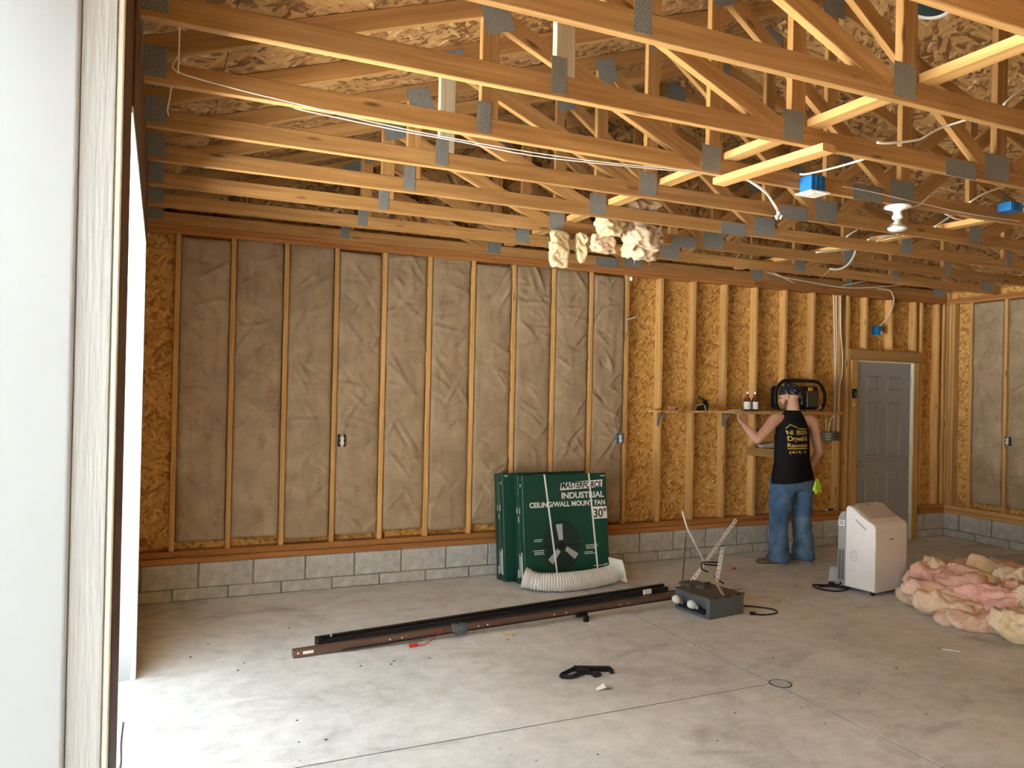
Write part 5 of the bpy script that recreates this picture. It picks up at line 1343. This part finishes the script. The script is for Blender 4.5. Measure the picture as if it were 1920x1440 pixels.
# back pockets and belt line
for sx in (-1, 1):
    c = Vector((PX+sx*0.100+0.01, PY-0.30, 0.80)); mb = MB(); n = 8
    bvj = BVHTree.FromPolygons([v.co.copy() for v in me.vertices], [tuple(p.vertices) for p in me.polygons])
    vs = []
    for j in range(n+1):
        for i in range(n+1):
            u_ = (i/n-.5)*.15; w_ = (j/n-.5)*.15
            if j == 0: w_ += 0.03*abs(i/n-.5)*2
            h_ = bvj.ray_cast(c+Vector((u_, 0, w_)), Vector((0, 1, 0)))
            vs.append((h_[0] if h_[0] else c+Vector((u_, .15, w_))) + Vector((0, -0.005, 0)))
    mb.add(vs, [(j*(n+1)+i, j*(n+1)+i+1, (j+1)*(n+1)+i+1, (j+1)*(n+1)+i) for j in range(n) for i in range(n)]); obj('back_pocket', mb, M['denim'], jeans, None, True)
# boots
for ax, ay, yw in ((5.600, 5.925, 1.25), (5.935, 5.935, 0.62)):
    R_ = Matrix.Rotation(yw, 3, 'Z')                       # toe along local +y
    L2 = lambda x, y, z: Vector((ax, ay, 0)) + R_ @ Vector((x, y, 0)) + Vector((0, 0, z))
    def bt(mb):
        for y, rx, h in ((-0.055, .036, .085), (-0.02, .042, .10), (0.03, .044, .085), (0.08, .047, .062), (0.13, .049, .050), (0.17, .043, .042)):
            mb.ell(L2(0, y, h*.5+.018), (rx, .055, h*.5+.010), 14, 10, R_)
        limb(mb, [L2(0, -.015, .06), L2(0, -.015, .17)], [.046, .050], 14, 4)
    me = vol(bt, 0.007, 5, 'boot'); me.materials.append(M['boot']); b_ = obj('boot', me, None, man)
    mb = MB(); prof = []
    for i in range(28):
        a = 2*PI*i/28; y = math.sin(a); x = math.cos(a)
        prof.append(L2((.044+.010*max(0, y))*x, .058+.160*y, 0))
    mb.add([(p.x, p.y, 0.001) for p in prof] + [(p.x, p.y, 0.024) for p in prof], [tuple(range(27, -1, -1)), tuple(range(28, 56))] + [(i, (i+1) % 28, 28+(i+1) % 28, 28+i) for i in range(28)])
    obj('sole', mb, M['sole'], b_)
# bandana with knot and tails at the back of the head
def bn(mb):
    Mh = (Matrix.Rotation(HY, 3, 'Z') @ Euler((-0.20, 0, 0)).to_matrix())
    vs = []; fs = []; n, m_ = 28, 10
    for j in range(m_+1):
        th = (j/m_)*1.52
        for i in range(n):
            a = 2*PI*i/n; rr = Vector((0.089*math.sin(th)*math.cos(a), 0.117*math.sin(th)*math.sin(a), 0.117*math.cos(th)))
            back = max(0, -math.sin(a)); rr.z -= 0.036*back*(j/m_)**2; rr.z -= 0.010*(j/m_)
            vs.append(hp_(rr.x, rr.y-0.010, rr.z+0.028))
    for j in range(m_):
        for i in range(n): i2 = (i+1) % n; fs.append((j*n+i, (j+1)*n+i, (j+1)*n+i2, j*n+i2))
    fs.append(tuple(m_*n+i for i in range(n-1, -1, -1)))
    mb.add(vs, fs)
    mb.ell(hp_(0, -0.118, -0.025), (0.020, 0.018, 0.018), 10, 8, Mh)
    limb(mb, [hp_(0.004, -0.120, -0.03), hp_(0.020, -0.138, -0.065), hp_(0.026, -0.130, -0.11)], [0.014, 0.018, 0.012], 8, 4)
    limb(mb, [hp_(-0.004, -0.120, -0.03), hp_(-0.022, -0.130, -0.06), hp_(-0.030, -0.120, -0.10)], [0.014, 0.017, 0.011], 8, 4)
me = vol(bn, 0.006, 3, 'bandana'); me.materials.append(M['bandana']); obj('bandana', me, None, man)
# tattoo patch on the raised upper arm
# lime rag hanging from the right back pocket
M['lime'] = plain('lime_rag', (0.50, 0.72, 0.05), 0.85, 0, 0.1, 0.12, 30)
mb = MB(); nx, nz = 30, 16; vs = []
for j in range(nz+1):
    v_ = j/nz; w_ = 0.030 + 0.075*min(1, v_*1.6)
    for i in range(nx+1):
        u_ = i/nx-.5
        pl = (0.016+0.006*v_)*math.sin(u_*19+1.2*math.sin(v_*3))*(0.4+v_*.8)
        vs.append((u_*w_+0.012*v_*math.sin(u_*7), pl, -v_*0.150*(1-.22*abs(math.sin(u_*9+1)))))
n_ = len(vs); fs = [(j*(nx+1)+i, j*(nx+1)+i+1, (j+1)*(nx+1)+i+1, (j+1)*(nx+1)+i) for j in range(nz) for i in range(nx)]
mb.add(vs, fs); mb.add([(x, y+0.003, z) for x, y, z in vs], [f[::-1] for f in fs])
o = obj('work_rag', mb, M['lime'], None, T((5.945, 5.765, 0.868)) @ RZ(0.25), True); tag(o, 'bright lime green rag hanging from the man\'s back pocket', 'rag')

# ================================================================== heap of pink insulation
M['pinkfluff'] = fluffmat('pink_fibreglass', ((0.70, 0.36, 0.30), (0.88, 0.56, 0.48), (0.74, 0.44, 0.35), (0.90, 0.64, 0.52)))
M['pinkpaper'] = fluffmat('faded_pink_fibreglass', ((0.72, 0.45, 0.35), (0.88, 0.64, 0.52), (0.76, 0.55, 0.38), (0.90, 0.72, 0.54)))
M['paleyellow'] = fluffmat('pale_yellow_fibreglass', ((0.66, 0.52, 0.30), (0.86, 0.74, 0.48), (0.72, 0.54, 0.38), (0.88, 0.74, 0.54)))
t = thing('insulation_heap', 'heap of torn pink insulation batts on the floor at the right edge', 'insulation', (6.0, 4.2, 0))
HP = [ # centre, size (along, across, thick), yaw, tilt x, tilt y, material
 ((6.42, 4.50, 0.10), (1.15, 0.46, 0.17), 0.05, 0.22, -0.03, 'pinkfluff'),
 ((6.70, 4.34, 0.16), (0.95, 0.36, 0.13), -0.20, 0.25, 0.03, 'pinkfluff'),
 ((6.02, 4.42, 0.16), (0.42, 0.30, 0.20), 0.7, 0.3, 0.2, 'paleyellow'),
 ((5.68, 4.33, 0.085), (0.30, 0.34, 0.12), 0.45, 0.0, -0.15, 'paleyellow'),
 ((5.95, 4.30, 0.15), (0.55, 0.32, 0.20), -0.25, 0.3, 0.1, 'pinkfluff'),
 ((5.62, 4.12, 0.10), (0.34, 0.55, 0.18), 0.15, 0.25, 0.15, 'pinkpaper'),
 ((5.85, 4.00, 0.13), (0.38, 0.62, 0.22), -0.25, 0.3, 0.0, 'pinkfluff'),
 ((6.25, 4.18, 0.20), (0.65, 0.34, 0.18), -0.35, 0.3, 0.1, 'paleyellow'),
 ((5.66, 3.80, 0.055), (0.70, 0.32, 0.10), -0.55, 0.1, 0.0, 'pinkpaper'),
 ((6.05, 3.86, 0.14), (0.62, 0.30, 0.19), 0.45, 0.15, 0.1, 'pinkfluff'),
 ((6.24, 4.06, 0.21), (0.28, 0.55, 0.13), -0.15, -0.40, 0.0, 'paleyellow'),
 ((5.62, 3.56, 0.09), (0.32, 0.26, 0.16), 0.5, 0.0, 0.2, 'paleyellow'),
 ((6.02, 3.55, 0.14), (0.50, 0.45, 0.26), 0.2, 0.0, 0.0, 'paleyellow'),
 ((6.62, 4.02, 0.11), (0.75, 0.60, 0.20), 0.1, 0.1, 0.0, 'pinkfluff'),
 ((6.98, 4.20, 0.09), (0.60, 0.60, 0.17), 0.4, 0.0, 0.1, 'pinkpaper'),
]
for i, (c, s_, yw, tx, ty, m) in enumerate(HP):
    mb = slab(s_[0], s_[1], s_[2], 30+i, min(0.095, min(s_)*0.46), fold=0.03, fr=5.6, cuts=26, strands=0)
    Mx = T(c) @ RZ(yw) @ RX(tx) @ RY(ty)
    lo = min((Mx @ v).z for v in mb.v)
    if lo < 0.002:
        for v in mb.v:
            w_ = Mx @ v
            if w_.z < 0.004: w_.z = 0.004; 
            v.xyz = Mx.inverted() @ w_
    obj('insulation_piece', mb, M[m], t, Mx, True)
# loose torn strands
rnd = random.Random(5)
mb = MB()
for i in range(36):
    c = rnd.choice(HP); a = rnd.uniform(0, 2*PI); r_ = rnd.uniform(0.3, 0.52)
    p = Vector(c[0]) + Vector((math.cos(a)*c[1][0]*r_, math.sin(a)*c[1][1]*r_, rnd.uniform(0.0, c[1][2]*.5)))
    d = Vector((rnd.uniform(-1, 1), rnd.uniform(-1, 1), rnd.uniform(-.2, .8))).normalized()*rnd.uniform(.03, .09)
    if p.z < .01: p.z = .01
    q = p+d; q.z = max(q.z, .008)
    mb.tube([p, (p+q)/2+Vector((rnd.uniform(-.01, .01), rnd.uniform(-.01, .01), .01)), q], [0.005, 0.004, 0.001], 5)
o_ = obj('loose_fibre', mb, M['pinkpaper'], t, None, True); o_['kind'] = 'stuff'
t = thing('paper_bag', 'grey and white printed carton half hidden behind the pink heap', 'carton', (7.5, 4.72, 0))
mb = MB(); mb.rbox((7.17, 4.58, 0.0), (7.62, 4.84, 0.21), 0.02, 2); obj('carton', mb, plain('mottled_carton', (0.36, 0.36, 0.38), 0.6, var=0.6, vscale=22), t)
mb = MB(); mb.box((7.19, 4.5785, 0.04), (7.60, 4.5795, 0.08)); obj('blue_band', mb, plain('navy_print', (0.02, 0.03, 0.18), 0.5), t)

# ================================================================== floor drain, litter
t = thing('floor_drain', 'round slotted drain cover at the crossing of the floor joints', 'drain', (3.345, 3.50, 0))
mb = MB(); mb.lathe([(0.078, 0.0), (0.078, 0.003), (0.070, 0.0035), (0.070, 0.0005), (0, 0.0005)], 28); obj('rim', mb, M['greasy'], t, T((3.352, 3.502, 0.0005)) @ Matrix.Scale(0.85, 4))
for i in range(9):
    y = -0.056 + i*0.014; hl = math.sqrt(max(0.0001, 0.068**2-y*y))
    mb = MB(); mb.box((-hl, y-0.0042, 0.001), (hl, y+0.0042, 0.0035), 0.001); obj('grate_bar', mb, M['floor'], t, T((3.352, 3.502, 0.0005)) @ RZ(1.35) @ Matrix.Scale(0.85, 4))
t = thing('black_bracket', 'black plastic handle bracket lying on the bare floor in front', 'bracket', (2.35, 4.03, 0))
MH = T((2.345, 4.045, 0.0)) @ RZ(0.05)
mb = MB()
def ridge_bar(p0, p1, w, h): 
    Mx = frame(p0, p1); L_ = (Vector(p1)-Vector(p0)).length; mb.box((0, -w/2, -h/2), (L_, w/2, h/2), 0.005, Mx)
ridge_bar((-0.15, 0.02, 0.014), (-0.02, 0.075, 0.016), 0.018, 0.024); ridge_bar((-0.165, 0.005, 0.014), (-0.115, -0.035, 0.014), 0.018, 0.024); ridge_bar((-0.12, -0.035, 0.014), (0.01, 0.005, 0.016), 0.018, 0.024); ridge_bar((-0.155, 0.02, 0.014), (-0.160, -0.002, 0.014), 0.018, 0.024)
ridge_bar((-0.03, 0.08, 0.016), (0.17, -0.02, 0.016), 0.026, 0.030); ridge_bar((-0.02, 0.07, 0.016), (0.03, -0.02, 0.016), 0.03, 0.03); ridge_bar((0.165, -0.01, 0.016), (0.155, -0.065, 0.016), 0.022, 0.03)
obj('grip_frame', mb, M['black'], t, MH)
mb = MB(); mb.box((0.02, -0.075, 0.002), (0.075, -0.015, 0.024), 0.006); obj('latch', mb, M['black'], t, MH)
mb = MB(); mb.box((-0.095, -0.004, 0.012), (-0.045, 0.018, 0.015)); obj('inlay', mb, M['label_white'], t, MH @ RZ(0.3))
rnd = random.Random(9)
o = obj('paper_scrap', MB().add([(0,0,0), (.05,-.02,.018), (.10,.0,.006), (.115,.02,.0), (.06,.035,.022), (.01,.03,.002), (.05,.008,.028)], [(0,1,6), (1,2,6), (2,3,4), (2,4,6), (4,5,6), (5,0,6)]), M['label_white'], None, T((2.285, 3.80, 0.0015))); tag(o, 'crumpled white paper scrap near the black handle', 'paper')
for nm, lb, cat, p, q, r_, m in (
  ('pencil', 'yellow pencil stub on the floor by the brown rail', 'pencil', (2.19, 4.895, 0.0045), (2.305, 4.875, 0.0045), 0.0035, M['yellow']),
  ('plaster_stick', 'white sliver of trim on the floor below the pink heap', 'scrap', (4.835, 3.575, 0.005), (4.905, 3.49, 0.005), 0.004, M['label_white']),
  ('red_cap', 'small orange-red wire cap on the floor left of the man', 'cap', (5.05, 5.935, 0.011), (5.085, 5.925, 0.011), 0.010, M['red']),
  ('dark_twig', 'thin dark strip on the floor behind the opener', 'scrap', (4.52, 5.33, 0.003), (4.63, 5.30, 0.003), 0.003, M['darkgrey'])):
    mb = MB(); mb.tube([p, (Vector(p)*.15+Vector(q)*.85), q], [r_, r_, r_*.4], 8); o = obj(nm, mb, m, None, None, True); tag(o, lb, cat)
crumbs = MB()
for i in range(120):
    x, y = rnd.uniform(0.2, 6.5), rnd.uniform(2.2, 6.1); s_ = rnd.uniform(.003, .008)
    if (x > 5.2 and y < 5.2) or y > 5.6 or (3.5 < x < 4.6 and y > 4.5) or (2.1 < x < 2.6 and 3.9 < y < 4.2): continue
    crumbs.ell((x, y, s_*.5), (s_, s_*rnd.uniform(.5, 1.2), s_*.5), 5, 3)
o = obj('floor_crumbs', crumbs, M['label_white'], None, None); o['kind'] = 'stuff'; tag(o, 'white crumbs of plaster scattered over the concrete floor', 'debris')
dk = MB()
for i in range(90):
    x, y = rnd.uniform(0.2, 6.5), rnd.uniform(2.2, 6.0); s_ = rnd.uniform(.003, .010)
    if (x > 5.2 and y < 5.2) or y > 5.6 or (3.5 < x < 4.6 and y > 4.5) or (2.1 < x < 2.6 and 3.9 < y < 4.2): continue
    dk.ell((x, y, s_*.3), (s_, s_*rnd.uniform(.4, 1.0), s_*.35), 5, 3)
o = obj('floor_grit', dk, M['darkgrey'], None, None); o['kind'] = 'stuff'; tag(o, 'dark grit and bark crumbs scattered over the concrete floor', 'debris')
t = thing('paint_brush', 'brush with pale tip and dark handle lying on the sill by the door', 'brush', (6.93, 6.42, 0.39))
mb = MB(); mb.tube([(6.86, 6.498, 0.4065), (6.95, 6.515, 0.4065)], [0.012, 0.014], 8); obj('handle', mb, M['black'], t)
mb = MB(); mb.tube([(6.83, 6.492, 0.4065), (6.859, 6.498, 0.4065)], [0.011, 0.011], 8); obj('tip', mb, M['cream'], t)

cable('floor_wire', 'thin black wire on the floor beside the left door post', [(-0.128, 4.30, 0.004), (-0.128, 4.05, 0.004), (-0.120, 3.85, 0.004), (-0.128, 3.70, 0.004), (-0.118, 3.50, 0.004)], 0.0035, M['black'], 'wire')
